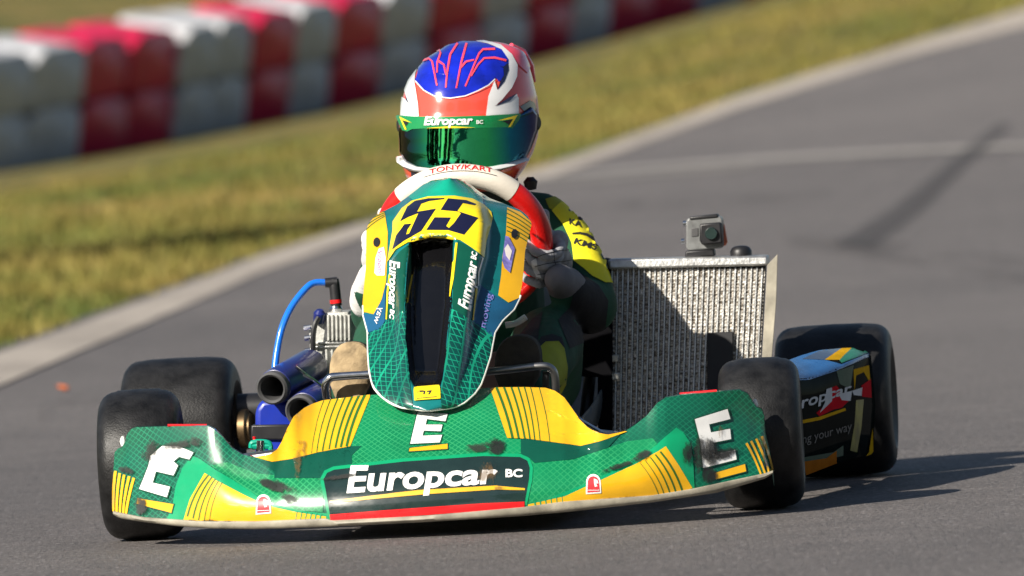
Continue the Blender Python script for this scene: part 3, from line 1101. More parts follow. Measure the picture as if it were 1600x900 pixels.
# name plate
plate = M(fB, [(345, 818), (312, 640), (305, 600), (325, 562), (370, 542), (800, 492), (1300, 457), (1530, 463), (1575, 485), (1590, 530), (1585, 600), (1558, 740), (1000, 782)])
D_('plate_border', [swell(plate, 4.5)], 'mint', 3)
D_('name_plate', [plate], 'plate_black', 4)
D_('red_stripe', [M(fB, [(344, 816), (700, 788), (1300, 745), (1556, 735), (1556, 771), (1300, 790), (700, 834), (350, 862)])], 'print_red', 6)
lettering('lettering', 'Europcar', fB(450, 683), fB(1392, 622), (1, -40), S1, 'print_white', fairing, 7, bold=.028, shear=.12, space=1.0, up1=(0, -29))
lettering('lettering', 'BC', fB(1440, 588), fB(1545, 588), (0, -11.5), S1, 'print_white', fairing, 7, bold=.03)
D_('swoosh', [M(fB, [(345, 735), (620, 700), (900, 668), (1380, 640), (1560, 656), (1560, 666), (1380, 664), (950, 692), (620, 722), (345, 746)])], 'yellow', 6)
# round-topped red badges
for bx, by in (fA(1050, 595), fC(428, 668)):
    arch = [(bx - 12, by + 15), (bx - 11, by - 4)] + [(bx - 11 * math.cos(a), by - 4 - 11 * math.sin(a)) for a in np.linspace(.2, math.pi - .2, 9)] + [(bx + 11, by - 4), (bx + 12, by + 13)]
    D_('badge', [arch], 'print_white', 4, L=4)
    D_('badge_figure', [[(bx + (x - bx) * .80, by + (y - by) * .80 + .4) for x, y in arch]], 'badge_red', 5, L=4)
    D_('badge_figure', [[(bx + 1, by - 8), (bx + 6, by - 6), (bx + 8, by - 1), (bx + 4, by - 1), (bx + 6, by + 3), (bx + 2, by + 4), (bx + 1, by - 2)], [(bx - 9, by + 8.5), (bx + 9, by + 8), (bx + 9, by + 9), (bx - 9, by + 9.5)]], 'print_white', 6, L=4)
# wear: rubber marks and scrapes
def blobpoly(cx, cy, rx, ry, a=0, n=14, seed=1, j=.25):
    r_ = random.Random(seed)
    out = []
    for k in range(n):
        t = k * math.tau / n
        q = 1 + r_.uniform(-j, j)
        x, y = rx * q * math.cos(t), ry * q * math.sin(t)
        out.append((cx + x * math.cos(a) - y * math.sin(a), cy + x * math.sin(a) + y * math.cos(a)))
    return out
for f_, x, y, rx, ry, an, mm in (
        (fA, 1130, 485, 30, 9, .25, 'scuff_black'), (fA, 1215, 560, 16, 9, .4, 'scuff_soft'), (fA, 560, 215, 38, 8, -.15, 'scuff_soft'), (fA, 345, 260, 12, 24, .5, 'scuff_soft'),
        (fA, 290, 610, 11, 15, 0, 'scuff_black'), (fA, 205, 385, 15, 7, .3, 'scuff_soft'), (fB, 1390, 408, 15, 14, 0, 'scuff_black'), (fB, 1280, 405, 30, 9, -.3, 'scuff_soft'),
        (fB, 1330, 570, 18, 18, .1, 'scuff_brown'), (fB, 1400, 655, 10, 4, 0, 'scuff_brown'), (fC, 735, 500, 18, 7, -.45, 'scuff_black'), (fC, 580, 565, 26, 4, -.3, 'scuff_black'),
        (fC, 1010, 470, 8, 20, .1, 'scuff_black'), (fC, 1080, 480, 9, 36, .05, 'scuff_soft'), (fC, 1145, 450, 14, 20, .4, 'scuff_black'), (fC, 1165, 500, 12, 16, .4, 'scuff_soft'), (fC, 1245, 480, 24, 8, -.3, 'scuff_black'),
        (fC, 1150, 612, 14, 13, 0, 'scuff_black'), (fC, 1215, 345, 7, 13, 0, 'scuff_brown'), (fC, 1470, 410, 8, 16, -.2, 'scuff_brown'), (fA, 1265, 330, 7, 38, .03, 'scuff_brown'), (fA, 1300, 250, 5, 20, 0, 'scuff_brown'),
        (fA, 700, 700, 60, 4, 0, 'scuff_soft'), (fC, 500, 760, 60, 4, -.1, 'scuff_brown'), (fB, 420, 590, 36, 4, -.15, 'scuff_soft')):
    wear('scuff', *f_(x, y), rx, ry, an, S1, mm, fairing)
# red bumper trim behind the raised ends
for a, b_, v in (((262, 664.6), (323, 664.6), vt(300) + .020), ((1062, 615.6), (1120, 610.6), vt(1090) + .020)):
    MB().tube([K(a[0], a[1], v), K(b_[0], b_[1], v)], .0022, 8).build('red_trim', 'print_red', fairing)
# white foam seen in the notches at both ends
for x, y, v in ((192, 690, vt(195) + .012), (1180, 632, vt(1180) + .012)):
    MB().lathe([(-.010, 0), (-.008, .003), (0, .0055), (.008, .003), (.010, 0)], K(x, y, v), (0, .2, 1), 14).build('end_foam', 'edge_white', fairing)
# front bumper bars that carry the fairing, with the green clamp
MB().tube(catmull([(-.46, -.12, .11), (-.40, -.15, .13), (-.16, -.19, .15), (.16, -.19, .15), (.40, -.15, .13), (.46, -.12, .11)], 6), .010, 10).build('bumper_bar', 'steel', kart)
MB().tube([K(903, 655, -.12), K(943, 678, -.14)], .004, 10).build('bumper_bar', 'chrome', kart)
cl = MB()
cl.tube(catmull([K(392, 700, -.12), K(394, 692, -.12), K(408, 690, -.12), K(421, 693, -.12), K(423, 704, -.12), K(420, 712, -.12)], 4), .0045, 8)
cl.tube([K(394, 697, -.118), K(422, 697, -.118)], .006, 8)
clamp = cl.build('bumper_clamp', 'turquoise', kart)
MB().tube([K(407, 688, -.12), K(407, 716, -.12)], .008, 12).build('clamp_bolt', 'chrome', clamp)
MB().tube([K(398, 690, -.115), K(397, 682, -.115)], .003, 6).build('clamp_cap', 'print_red', clamp)

# ---- number panel in front of the steering wheel
lft = [(279, 693), (281, 676), (284, 668), (289, 660), (302, 644), (319, 621), (328, 603), (338, 587), (348, 578), (358, 573), (392, 572.5), (420, 572), (449, 569), (475, 567), (492, 567.5), (505, 571), (518, 574.5), (550, 575), (580, 577), (595, 580.5), (606, 584), (618, 594), (628, 607), (635, 620), (639, 637), (641, 660)]
rgt = [(279, 716), (281, 724), (285, 730), (298, 747), (310, 766), (319, 790), (328, 813), (337, 824), (346, 829), (352, 830), (392, 820), (431, 817), (464, 813), (484, 803), (501, 785), (520, 773), (558, 766), (586, 757), (602, 751), (615, 742), (625, 731), (632, 722), (637, 707), (640, 690), (641, 675)]
def pan_v(x, y):
    t = (y - 279) / 362
    base = .115 - .39 * t
    xl, xr = interp(lft, y), interp(rgt, y)
    a = (2 * x - xl - xr) / max(20, xr - xl)
    base += (.092 - .075 * t) * a * a                                   # wings sweep back
    # raised hood with the number
    cx = 690 + (y - 340) * -.075
    hw = interp([(279, 40), (310, 62), (350, 76), (400, 76), (470, 62), (560, 56), (641, 40)], y)
    q = abs(x - cx) / hw
    hood = (1 - smoothstep(.80, 1.06, q)) * interp([(279, .0), (300, .012), (330, .036), (480, .034), (600, .012), (641, 0)], y)
    # air channel
    cl_, cr_ = interp([(366, 640), (449, 634), (496, 633), (543, 635), (590, 640), (604, 644)], y), interp([(366, 712), (430, 706), (477, 705), (543, 698), (590, 692), (604, 689)], y)
    m_ = min(smoothstep(cl_ - 1, cl_ + 9, x), 1 - smoothstep(cr_ - 9, cr_ + 1, x))
    arch = interp([(606, 411), (619, 390), (644, 377), (672, 370), (696, 371), (719, 377), (738, 389), (755, 402)], x)
    m_ *= smoothstep(arch - 2, arch + 5, y) * (1 - smoothstep(575, 612, y))
    return base - hood + .055 * m_
NX, NY = 110, 130
P = []
ysn = list(np.linspace(279, 641, NY))
for y in ysn:
    xl, xr = interp(lft, y), interp(rgt, y)
    P.append([K(xl + (xr - xl) * j / NX, y, pan_v(xl + (xr - xl) * j / NX, y)) for j in range(NX + 1)])
panel = MB().grid(P).build('number_panel', 'teal', kart, angle=70)
S2 = Surf(panel.data)
# white rim of the lower half
pts = [Vector(K(interp(lft, y), y, pan_v(interp(lft, y), y))) for y in np.linspace(478, 641, 40)] + [Vector(K(interp(rgt, y), y, pan_v(interp(rgt, y), y))) for y in np.linspace(641, 462, 50)]
MB().tube(pts, .0020, 8).build('panel_edge', 'edge_white', panel)
N_ = lambda n, polys, m, layer, L=6: decal(n, polys, S2, m, panel, layer, L)
chan = M(fD, [(350, 660), (500, 560), (650, 525), (790, 530), (905, 560), (1000, 640)])
N_('air_channel', [[(643, 377), (657, 372), (672, 369), (696, 370), (708, 372), (707, 430), (706, 477), (699, 543), (692, 590), (688, 604), (646, 604), (640, 590), (635, 543), (633, 496), (634, 449), (639, 400)]], 'channel_black', 1)
N_('dome', [M(fD, [(560, 130), (660, 70), (780, 45), (900, 55), (980, 100), (1080, 180), (1090, 270), (1000, 225), (850, 200), (640, 205), (520, 240), (470, 200)])], 'turquoise', 1)
N_('side_wing', [M(fD, [(270, 310), (300, 500), (295, 720)]) + M(fE, [(285, 60), (250, 200), (190, 330), (110, 310), (60, 330), (80, 60)]) + M(fD, [(110, 760), (100, 470), (200, 350)])], 'yellow', 1)
N_('side_wing', [M(fD, [(1290, 290), (1400, 330), (1500, 420), (1450, 640), (1430, 860)]) + M(fE, [(1390, 190), (1300, 230), (1215, 170), (1240, 0)]) + M(fD, [(1250, 700), (1280, 500)])], 'yellow', 1)
for k in range(6):
    N_('wing_line', [stroke(bow(fD(1285, 305 + 36 * k), fD(1500 - 5 * k, 440 + 30 * k), -.03), 8 / 5.3)], 'line_green', 2)
    N_('wing_line', [stroke(bow(fD(100, 500 - 34 * k), fD(275, 350 - 14 * k + 18), -.05), 7 / 5.3)], 'line_green', 2)
N_('blue_field', [M(fE, [(1040, 60), (1100, 110), (1200, 180), (1300, 240), (1390, 190), (1360, 300), (1240, 400), (1180, 520), (1120, 480), (1000, 390)]), M(fE, [(60, 320), (180, 335), (250, 210), (285, 80), (275, 390), (230, 460), (130, 480), (80, 400)])], 'blue_fade', 2)
N_('hatched_field', [M(fE, [(300, 380), (400, 300), (445, 300), (440, 480), (450, 600), (470, 800), (490, 960), (510, 1110), (380, 1080), (260, 1020), (170, 900), (145, 760), (130, 500), (230, 440)]), M(fE, [(830, 280), (980, 370), (1100, 440), (1180, 500), (1150, 700), (1090, 880), (1000, 1030), (880, 1100), (740, 1120), (740, 960), (765, 840), (790, 600), (815, 460)])], 'hatch_panel', 2)
N_('number_plate', [M(fD, [(300, 745), (345, 480), (345, 410), (420, 300), (500, 240), (640, 204), (850, 198), (1000, 222), (1090, 268), (1155, 330), (1168, 385), (1112, 560), (1092, 705), (1000, 632), (900, 566), (780, 535), (650, 530), (500, 564), (370, 642)])], 'number_yellow', 3)
n5l = M(fD, [(770, 219), (640, 221), (528, 243), (465, 292), (408, 412), (475, 376), (556, 345), (512, 440), (480, 512), (455, 522), (466, 480), (500, 430), (440, 436), (378, 525), (345, 642), (435, 575), (580, 492), (702, 308), (545, 333), (580, 268), (645, 245), (770, 229)])
n5r = M(fD, [(800, 222), (950, 238), (1032, 270), (1020, 281), (920, 262), (878, 326), (1048, 382), (932, 524), (800, 485), (620, 484), (690, 378), (825, 380), (785, 450), (808, 467), (850, 425), (905, 346), (885, 331), (740, 318)])
N_('numeral', [n5l], 'print_navy', 4, 4)
N_('numeral', [n5r], 'print_navy', 4, 4)
N_('ridge_field', [M(fD, [(320, 760), (400, 660), (490, 590), (485, 900)]) + M(fE, [(480, 50), (445, 300), (300, 380), (310, 100)])], 'dark_green', 2)
N_('ridge_field', [M(fD, [(880, 570), (960, 610), (1090, 710), (1040, 900)]) + M(fE, [(1020, 100), (980, 370), (835, 285), (840, 60)])], 'dark_green', 2)
for a in ([fD(870, 590), fD(840, 880), fE(825, 180)], [fE(490, 0), fE(465, 120), fE(450, 230)], [fE(320, 0), fE(300, 150), fE(290, 375)], [fE(1028, 110), fE(1010, 250), fE(998, 378)]):
    N_('pinstripe', [stroke(a, 3.2, 1.8)], 'number_yellow', 4)
N_('pinstripe', [stroke([fD(1080, 710), fD(1045, 830), fE(1040, 90)], 2.2)], 'print_white', 4)
lettering('lettering', 'Europcar', (612, 407), (608.5, 482), (14, 3), S2, 'print_white', panel, 5, bold=.03, shear=.1)
lettering('lettering', 'BC', (611, 485), (609.5, 499), (8, 1.5), S2, 'print_white', panel, 5, bold=.03)
lettering('lettering', 'Europcar', (732, 487), (744, 412), (-17, -9), S2, 'print_white', panel, 5, bold=.03, shear=.1, up1=(-13, -5))
lettering('lettering', 'BC', (743, 408), (745, 397), (-8, -3), S2, 'print_white', panel, 5, bold=.03)
lettering('lettering', 'moving', (757, 514), (768, 462), (-9, -3), S2, 'sticker_violet', panel, 5, bold=.0)
lettering('lettering', 'way', (585, 505), (594, 480), (8, 5), S2, 'sticker_pale', panel, 5, bold=.0)
N_('sticker', [[(593, 390), (601, 387), (604, 405), (602, 432), (590, 432), (586, 428), (588, 404)]], 'sticker_pale', 4)
lettering('lettering', 'Vroom', (592, 394), (592, 428), (6, 0), S2, 'print_pink', panel, 6, bold=.0, shear=.2)
N_('sticker', [M(fD, [(1270, 530), (1300, 540), (1350, 640), (1310, 840), (1265, 800), (1245, 740)])], 'sticker_violet', 4)
N_('sticker_mark', [M(fD, [(1262, 640), (1290, 600), (1325, 660), (1305, 740), (1275, 700)])], 'sticker_pale', 5)
N_('sticker', [M(fB, [(866, 27), (1030, 13), (1032, 96), (872, 108)])], 'number_yellow', 5, 4)
N_('sticker_mark', [M(fB, [(905, 52), (940, 50), (935, 72), (925, 72), (930, 56), (903, 58)]), M(fB, [(950, 50), (980, 47), (965, 72), (955, 72), (965, 56), (948, 57)]), M(fB, [(885, 95), (1010, 84), (1010, 88), (885, 99)]), stroke([fB(930, 45), fB(895, 52), fB(885, 65), fB(900, 77)], .7)], 'print_navy', 6, 4)
for c_ in (fD(212, 585), fD(1345, 515)):
    N_('mount_hole', [blobpoly(*c_, 5, 7.5, .15, 12, 1, 0)], 'black_plastic', 5, 4)
# side bracket from panel down to the chassis
MB().tube([(0.0, .02, .06), (0, .06, .24), (0, .12, .34)], .009, 8).build('panel_bracket', 'black_plastic', kart)

# ---- steering wheel and column
SWC = Vector(K(724, 378, .36))
TL = math.radians(31)
E1, E2 = Vector((1, 0, 0)), Vector((0, -math.sin(TL), math.cos(TL)))
SN = Vector((0, -math.cos(TL), -math.sin(TL)))             # towards the front of the kart
SR, SRT = .138, .0195
def ring_pt(a):
    return SWC + (E1 * math.cos(a) + E2 * math.sin(a)) * SR
def ring(a0, a1, r, n=60):
    return [ring_pt(a0 + (a1 - a0) * k / n) for k in range(n + 1)]
R_ = math.radians
sw = MB().tube(ring(R_(134), R_(134) + R_(272), 0, 80), SRT, 20).build('steering_wheel', 'wheel_red', kart)
crm = MB().tube(ring(R_(46), R_(134), 0, 40), SRT * 1.03, 20).build('grip_band', 'wheel_cream', sw)
S3 = Surf(crm.data)
lettering('lettering', 'TONY/KART', (671, 272.5), (769, 270), (0, -7), S3, 'print_red', sw, 1, bold=.01, arc=6.5, L=4)
bd = stroke([(662 + 114 * t / 12, 277 - 2 * t / 12 - 9 * (1 - (2 * t / 12 - 1) ** 2)) for t in range(13)], .8)
decal('grip_outline', [bd], S3, 'grey_plastic', sw, 1, 5)
sp = MB()
for a in (90, 205, 335):
    sp.tube([SWC + SN * .02, SWC.lerp(ring_pt(R_(a)), .55) + SN * .008, ring_pt(R_(a))], [.012, .010, .008], 8)
sp.build('spoke', 'black_plastic', sw)
MB().lathe([(-.02, 0), (-.02, .034), (.02, .034), (.03, .02), (.03, 0)], SWC, SN, 28).build('wheel_hub', 'black_plastic', sw)
MB().tube([SWC + SN * .02, Vector((0, .06, .12))], .0095, 12).build('steering_column', 'steel', kart)

# ---- pedals and foot guards
MB().tube(catmull([K(511, 622, -.02), K(509, 604, -.03), K(514, 592, -.035), K(530, 588, -.035), K(600, 584, -.035)], 5), .0075, 12).build('brake_pedal', 'chrome', kart)
MB().tube(catmull([K(760, 581, -.035), K(800, 577, -.035), K(845, 572, -.035), K(860, 575, -.032), K(867, 588, -.028), K(869, 625, -.02)], 5), .0068, 12).build('throttle_pedal', 'steel', kart)
MB().tube([K(853, 580, -.02), K(853, 640, -.015)], .006, 10).build('pedal_arm', 'black_plastic', kart)
MB().tube(catmull([K(790, 508, .10), K(806, 505, .10), K(822, 495, .10)], 4), .0055, 8).build('pedal_pad', 'edge_white', kart)
MB().box(K(772, 595, .06), (.05, .004, .10)).build('pedal_plate', 'pink_plate', kart, bevel=.002)

# ---- seat
def seat_ring(v, top, half, low):
    out = []
    for k in range(17):
        a = math.pi * k / 16
        x = -math.cos(a)
        out.append((math.copysign(abs(x) ** .7, x) * half, v + .05 * (1 - math.sin(a)), low + (top - low) * (1 - math.sin(a) ** .8)))
    return out
seat = MB().grid([seat_ring(.42, .13, .15, .075), seat_ring(.50, .17, .19, .06), seat_ring(.62, .20, .20, .055), seat_ring(.76, .22, .20, .06), seat_ring(.86, .27, .19, .10), seat_ring(.93, .39, .165, .20), seat_ring(.97, .41, .15, .32), seat_ring(.98, .415, .13, .40)]).build('seat', 'seat_grey', kart, solid=.006, sub=1)

# ---- engine on the left of the seat
EV = .60
eng = MB()
def quad_px(pts, v0, v1):
    return [K(x, y, v0) for x, y in pts], [Vector(K(x, y, v0)) + Vector((0, v1 - v0, 0)) for x, y in pts]
eng.prism(*quad_px([(482, 512), (508, 494), (552, 490), (556, 640), (500, 640), (486, 600)], EV, EV + .13))
engine = eng.build('engine', 'alloy_cast', kart, bevel=.004)
hd = MB().prism(*quad_px([(508, 489), (544, 487), (548, 530), (508, 531)], EV - .006, EV + .12))
head = hd.build('cylinder_head', 'alloy_cast', engine, bevel=.003)
for k in range(6):
    x = 511 + 6.5 * k
    MB().prism(*quad_px([(x, 492), (x + 3, 492), (x + 3.6, 532), (x + .4, 533)], EV - .014, EV + .02)).build('cooling_fin', 'alloy_cast', engine, bevel=.0008)
for k in range(5):
    x = 508 + 9 * k
    MB().prism(*quad_px([(x, 546), (x + 3.2, 546), (x + 5, 600), (x + 2, 600)], EV - .010, EV + .02)).build('cylinder_rib', 'alloy_cast', engine, bevel=.0008)
for y in (535, 541):
    MB().prism(*quad_px([(489, y), (552, y - 2), (552, y + 1), (489, y + 3)], EV - .009, EV + .06)).build('gasket_flange', 'alloy', engine, bevel=.0008)
for x, y in ((480, 512), (481, 528), (482, 548), (483, 562), (485, 578), (482, 590)):
    MB().lathe([(-.006, 0), (-.006, .0045), (.006, .0045), (.006, 0)], K(x, y, EV - .004), (1, 0, .1), 8).build('stud', 'chrome', engine)
MB().tube(catmull([K(498, 496, EV - .02), K(492, 508, EV - .024), K(489, 530, EV - .024), K(490, 560, EV - .02), K(492, 590, EV - .015)], 4), .005, 8).build('water_hose', 'black_plastic', engine)
MB().lathe([(-.012, 0), (-.012, .010), (.006, .011), (.012, .006), (.012, 0)], K(499, 494, EV - .01), (.2, -.3, 1), 12).build('hose_fitting', 'blue_dark', engine)
sl = MB().lathe([(-.004, 0), (-.004, .010), (.004, .012), (.010, .009), (.018, .007), (.018, 0)], K(525, 486, EV + .02), (0, 0, 1), 16).build('spark_plug', 'chrome', engine)
capo = MB().lathe([(-.002, .0082), (-.002, .0100), (.016, .0098), (.030, .0098), (.036, .0096), (.046, .0085), (.048, 0)], K(525.5, 476, EV + .02), (-.04, 0, 1), 20)
capo.tube([K(527, 441, EV + .02), K(508, 442, EV + .018)], [.0098, .0085], 16)
capm = capo.build('plug_cap', 'black_plastic', engine)
MB().lathe([(-.0032, .0098), (-.0032, .0108), (.0032, .0108), (.0032, .0098)], K(525, 471, EV + .02), (-.04, 0, 1), 20).build('cap_ring', 'print_red', capm)
MB().tube(catmull([K(512, 441.5, EV + .018), K(492, 442, EV + .01), K(478, 451, EV), K(456, 479, EV - .02), K(441, 512, EV - .04), K(433, 548, EV - .05), K(429, 580, EV - .06)], 8), .0062, 14).build('ignition_cable', 'cable_blue', engine)
MB().box(K(480, 575, EV + .03), (.05, .05, .03)).build('carburettor', 'blue_dark', engine, bevel=.006)

# ---- intake silencer: two cylinders with rubber mouths on a blue box
d_ax = (Vector(K(496, 568, .62)) - Vector(K(425, 607, .40))).normalized()
air = MB()
pb_ = [(398, 640), (408, 625), (432, 622), (490, 640), (492, 720), (398, 720)]
air.prism(*quad_px(pb_, .42, .56))
airbox = air.build('airbox', 'blue_box', kart, bevel=.012, seg=4)
for (x, y), v, ln_ in (((425, 607), .375, .21), ((470, 643), .36, .21)):
    p0 = Vector(K(x, y, v))
    cyl = MB().lathe([(.012, .026), (.014, .0305), (.03, .032), (ln_ - .02, .033), (ln_ - .006, .029), (ln_, .0)], p0, d_ax, 36).build('intake_tube', 'blue_dark', airbox)
    MB().lathe([(.13, .0205), (.02, .0205), (.0, .0215), (-.004, .0255), (.0, .0292), (.016, .0298), (.024, .0290)], p0, d_ax, 36).build('intake_mouth', 'grey_plastic', cyl)
    MB().lathe([(.13, 0), (.13, .0206)], p0, d_ax, 24).build('intake_throat', 'gum_black', cyl)
MB().prism(*quad_px([(392, 664), (450, 663), (470, 668), (470, 688), (392, 687)], .412, .57)).build('airbox_strap', 'black_plastic', airbox, bevel=.003)
MB().tube([K(462, 573, .40), K(475, 583, .40), K(488, 592, .405), K(502, 603, .41)], .0028, 8).build('hose_clip', 'chrome', airbox)
MB().tube([K(474, 586, .395), K(489, 594, .40)], .002, 8).build('hose_clip', 'steel', airbox)

# ---- radiator on the right of the seat
RV = .74
def rad_pt(x, y, dv=0):
    return K(x, y, RV + dv + (y - 400) * -.00022 + (x - 1080) * .00004)
rad = MB().prism([rad_pt(x, y, .004) for x, y in ((952, 412), (1196, 408), (1180, 690), (948, 690))], [Vector(rad_pt(x, y, .004)) + Vector((0, .034, 0)) for x, y in ((952, 412), (1196, 408), (1180, 690), (948, 690))]).build('radiator', 'gum_black', kart)
NT = 29
rr_ = random.Random(11)
for k in range(NT):
    t0, t1 = k / NT, (k + 1) / NT
    def xt(t, y):
        a = interp([(408, 953), (690, 949)], y)
        b_ = interp([(408, 1196), (690, 1181)], y)
        return a + (b_ - a) * t
    F_, B_ = [], []
    # flat water tube
    pts = [(xt(t0 + .33 / NT, 418), 418), (xt(t0 + .60 / NT, 418), 418), (xt(t0 + .60 / NT, 688), 688), (xt(t0 + .33 / NT, 688), 688)]
    MB().prism([rad_pt(x, y, -.0035) for x, y in pts], [rad_pt(x, y, .01) for x, y in pts]).build('core_tube', 'alloy', rad, smooth=False)
    # folded fin strip between the tubes
    rows = []
    nz = 96
    for j in range(nz + 1):
        y = 420 + 267 * j / nz
        z = (.0010 if j % 2 else -.0012) + rr_.uniform(-.0006, .0006)
        rows.append([rad_pt(xt(t0 + (.62 + .12) / NT, y), y + (1.2 if j % 2 else 0), z + rr_.uniform(-.0006, .0006)) if q == 0 else rad_pt(xt(min(1, t0 + 1.27 / NT), y), y, z + rr_.uniform(-.0008, .0008)) for q in (0, 1)])
    MB().grid(rows).build('core_fin', 'core_fin', rad, smooth=False)
MB().prism([rad_pt(x, y, -.014) for x, y in ((950, 405), (1199, 399), (1200, 415), (951, 421))], [Vector(rad_pt(x, y, -.014)) + Vector((0, .055, 0)) for x, y in ((950, 405), (1199, 399), (1200, 415), (951, 421))]).build('top_tank', 'alloy', rad, bevel=.004)
MB().prism([rad_pt(x, y, -.012) for x, y in ((1199, 414), (1215, 397), (1213, 470), (1206, 560), (1200, 690), (1183, 690), (1193, 520))], [Vector(rad_pt(x, y, -.012)) + Vector((0, .004, 0)) for x, y in ((1199, 414), (1215, 397), (1213, 470), (1206, 560), (1200, 690), (1183, 690), (1193, 520))]).build('side_plate', 'lip_cream', rad, bevel=.0008)
MB().prism([rad_pt(x, y, -.012) for x, y in ((1105, 520), (1145, 518), (1145, 612), (1105, 612))], [Vector(rad_pt(x, y, -.012)) + Vector((0, .006, 0)) for x, y in ((1105, 520), (1145, 518), (1145, 612), (1105, 612))]).build('rubber_flap', 'gum_black', rad, bevel=.001)
MB().lathe([(0, 0), (0, .0195), (.008, .0195), (.014, .016), (.017, .010), (.018, 0)], rad_pt(1158, 399, .012), (0, 0, 1), 24).build('filler_cap', 'black_plastic', rad)
MB().lathe([(-.012, 0), (-.012, .012), (.004, .013), (.012, .008), (.012, 0)], rad_pt(948, 414, .01), (1, 0, .2), 14).build('hose_stub', 'black_plastic', rad)
MB().tube([rad_pt(948, 414, .01), rad_pt(938, 450, .03), rad_pt(925, 560, .05), rad_pt(915, 650, .02)], .011, 10).build('coolant_hose', 'black_plastic', rad)
for q4 in (((893, 508), (956, 500), (956, 590), (895, 588)), ((934, 590), (956, 590), (956, 676), (934, 676))):
    MB().prism([rad_pt(x, y, -.02) for x, y in q4], [Vector(rad_pt(x, y, -.02)) + Vector((0, .03, 0)) for x, y in q4]).build('filler_plate', 'matte_black', rad)  # added plates that only darken the gap beside the seat
for x, y in ((952, 560), (954, 588)):
    MB().box(rad_pt(x + 6, y, -.008), (.020, .006, .012)).build('bracket', 'alloy', rad, bevel=.001)
MB().tube([rad_pt(1060, 690), (.36, .72, .055)], .010, 8).build('support_bar', 'steel', rad)

# ---- side pod on the right
def pod_ring(x_out, ytop, ycr, ybot, v, depth, xin):
    """outer bottom -> outer crease -> top edge -> inner"""
    crease = Vector(K(x_out, ycr, v))
    bot = Vector(K(x_out + (3 if x_out > 1340 else 6), ybot, v))
    top = Vector(K(xin, ytop, v + depth * .25))
    belly = (crease + bot) / 2 + Vector((.006, -.002, 0))
    inn = Vector((top.x - .02, v + .02, .06))
    return [inn, bot + Vector((-.03, 0, -.004)), bot, belly.lerp(bot, .5), belly, belly.lerp(crease, .6), crease, crease.lerp(top, .12) + Vector((-.001, 0, .0035)), crease.lerp(top, .5) + Vector((0, 0, .004)), top, inn]
rings = [pod_ring(1215, 566, 590, 752, .16, .1, 1195), pod_ring(1243, 566, 592, 746, .24, .2, 1222), pod_ring(1270, 560, 590, 736, .34, .3, 1240), pod_ring(1305, 549, 578, 723, .48, .3, 1272), pod_ring(1332, 546, 566, 715, .60, .2, 1300), pod_ring(1352, 544, 557, 712, .74, .1, 1328), pod_ring(1361, 546, 556, 708, .84, .0, 1338)]
rs = []
for j in range(len(rings[0])):
    rs.append(catmull([r_[j] for r_ in rings], 5))
pod = MB().grid(rs).build('side_pod', 'side_black', kart, angle=85)
S4 = Surf(pod.data, .5)
Q_ = lambda n, polys, m, layer, L=6: decal(n, polys, S4, m, pod, layer, L)
Q_('top_blue', [M(fH, [(100, 160), (330, 95), (440, 90), (300, 150), (430, 185), (590, 120), (590, 140), (400, 222), (240, 275), (140, 280)])], 'side_blue', 1)
Q_('top_navy', [M(fH, [(330, 92), (440, 86), (330, 160), (200, 155)])], 'print_navy', 2)
Q_('top_orange', [M(fH, [(440, 85), (500, 80), (420, 160), (330, 160)])], 'pod_yellow', 2)
Q_('top_green', [M(fH, [(500, 80), (580, 80), (595, 115), (430, 178), (415, 160)])], 'pod_green', 2)
Q_('yellow_rule', [M(fH, [(180, 515), (300, 492), (450, 440), (455, 455), (300, 512), (180, 535)])], 'pod_yellow', 2)
Q_('lower_orange', [M(fH, [(205, 755), (340, 735), (400, 690), (400, 765), (220, 835)])], 'side_orange', 2)
Q_('green_reflection', [M(fH, [(205, 730), (380, 700), (440, 660), (440, 720), (340, 742), (205, 765)])], 'pod_deep', 1)  # green reflection low on the side, painted in as colour
Q_('olive_reflection', [M(fH, [(515, 395), (560, 390), (545, 560), (520, 700), (480, 690), (505, 540)])], 'reflect_olive', 1)  # yellowish reflection on the gloss, put into the colour
Q_('deep_field', [M(fH, [(400, 225), (500, 190), (480, 330), (420, 300)])], 'pod_deep', 1)
Q_('end_reflection', [M(fH, [(500, 215), (590, 190), (600, 300), (560, 230), (515, 250), (505, 340)]), M(fH, [(590, 700), (612, 560), (616, 720), (560, 740)])], 'pod_yellow', 1)  # yellow reflections at the rear end, painted as flat colour
Q_('red_patch', [M(fH, [(345, 330), (400, 310), (430, 350), (480, 390), (430, 440), (380, 450), (300, 490), (280, 470), (350, 410)]), M(fH, [(545, 310), (600, 270), (605, 380), (550, 375)])], 'pod_red', 2)
Q_('white_patch', [M(fH, [(340, 330), (372, 320), (372, 400), (300, 470), (330, 410)]), M(fH, [(410, 360), (490, 340), (480, 400), (430, 395)]), M(fH, [(490, 340), (550, 320), (545, 370), (500, 365)])], 'pod_white', 3)
lettering('lettering', 'Europcar', (1222, 648), (1330, 612), (0, -20), S4, 'pod_white', pod, 4, bold=.02, shear=.1, up1=(0, -14))
lettering('lettering', 'moving your way', (1222, 702), (1330, 672), (0, -14), S4, 'grey_plastic', pod, 4, bold=0)
MB().tube(catmull([(.34, .25, .08), (.50, .28, .09), (.56, .45, .09), (.50, .72, .09), (.34, .75, .08)], 5), .010, 10).build('pod_bar', 'steel', kart)

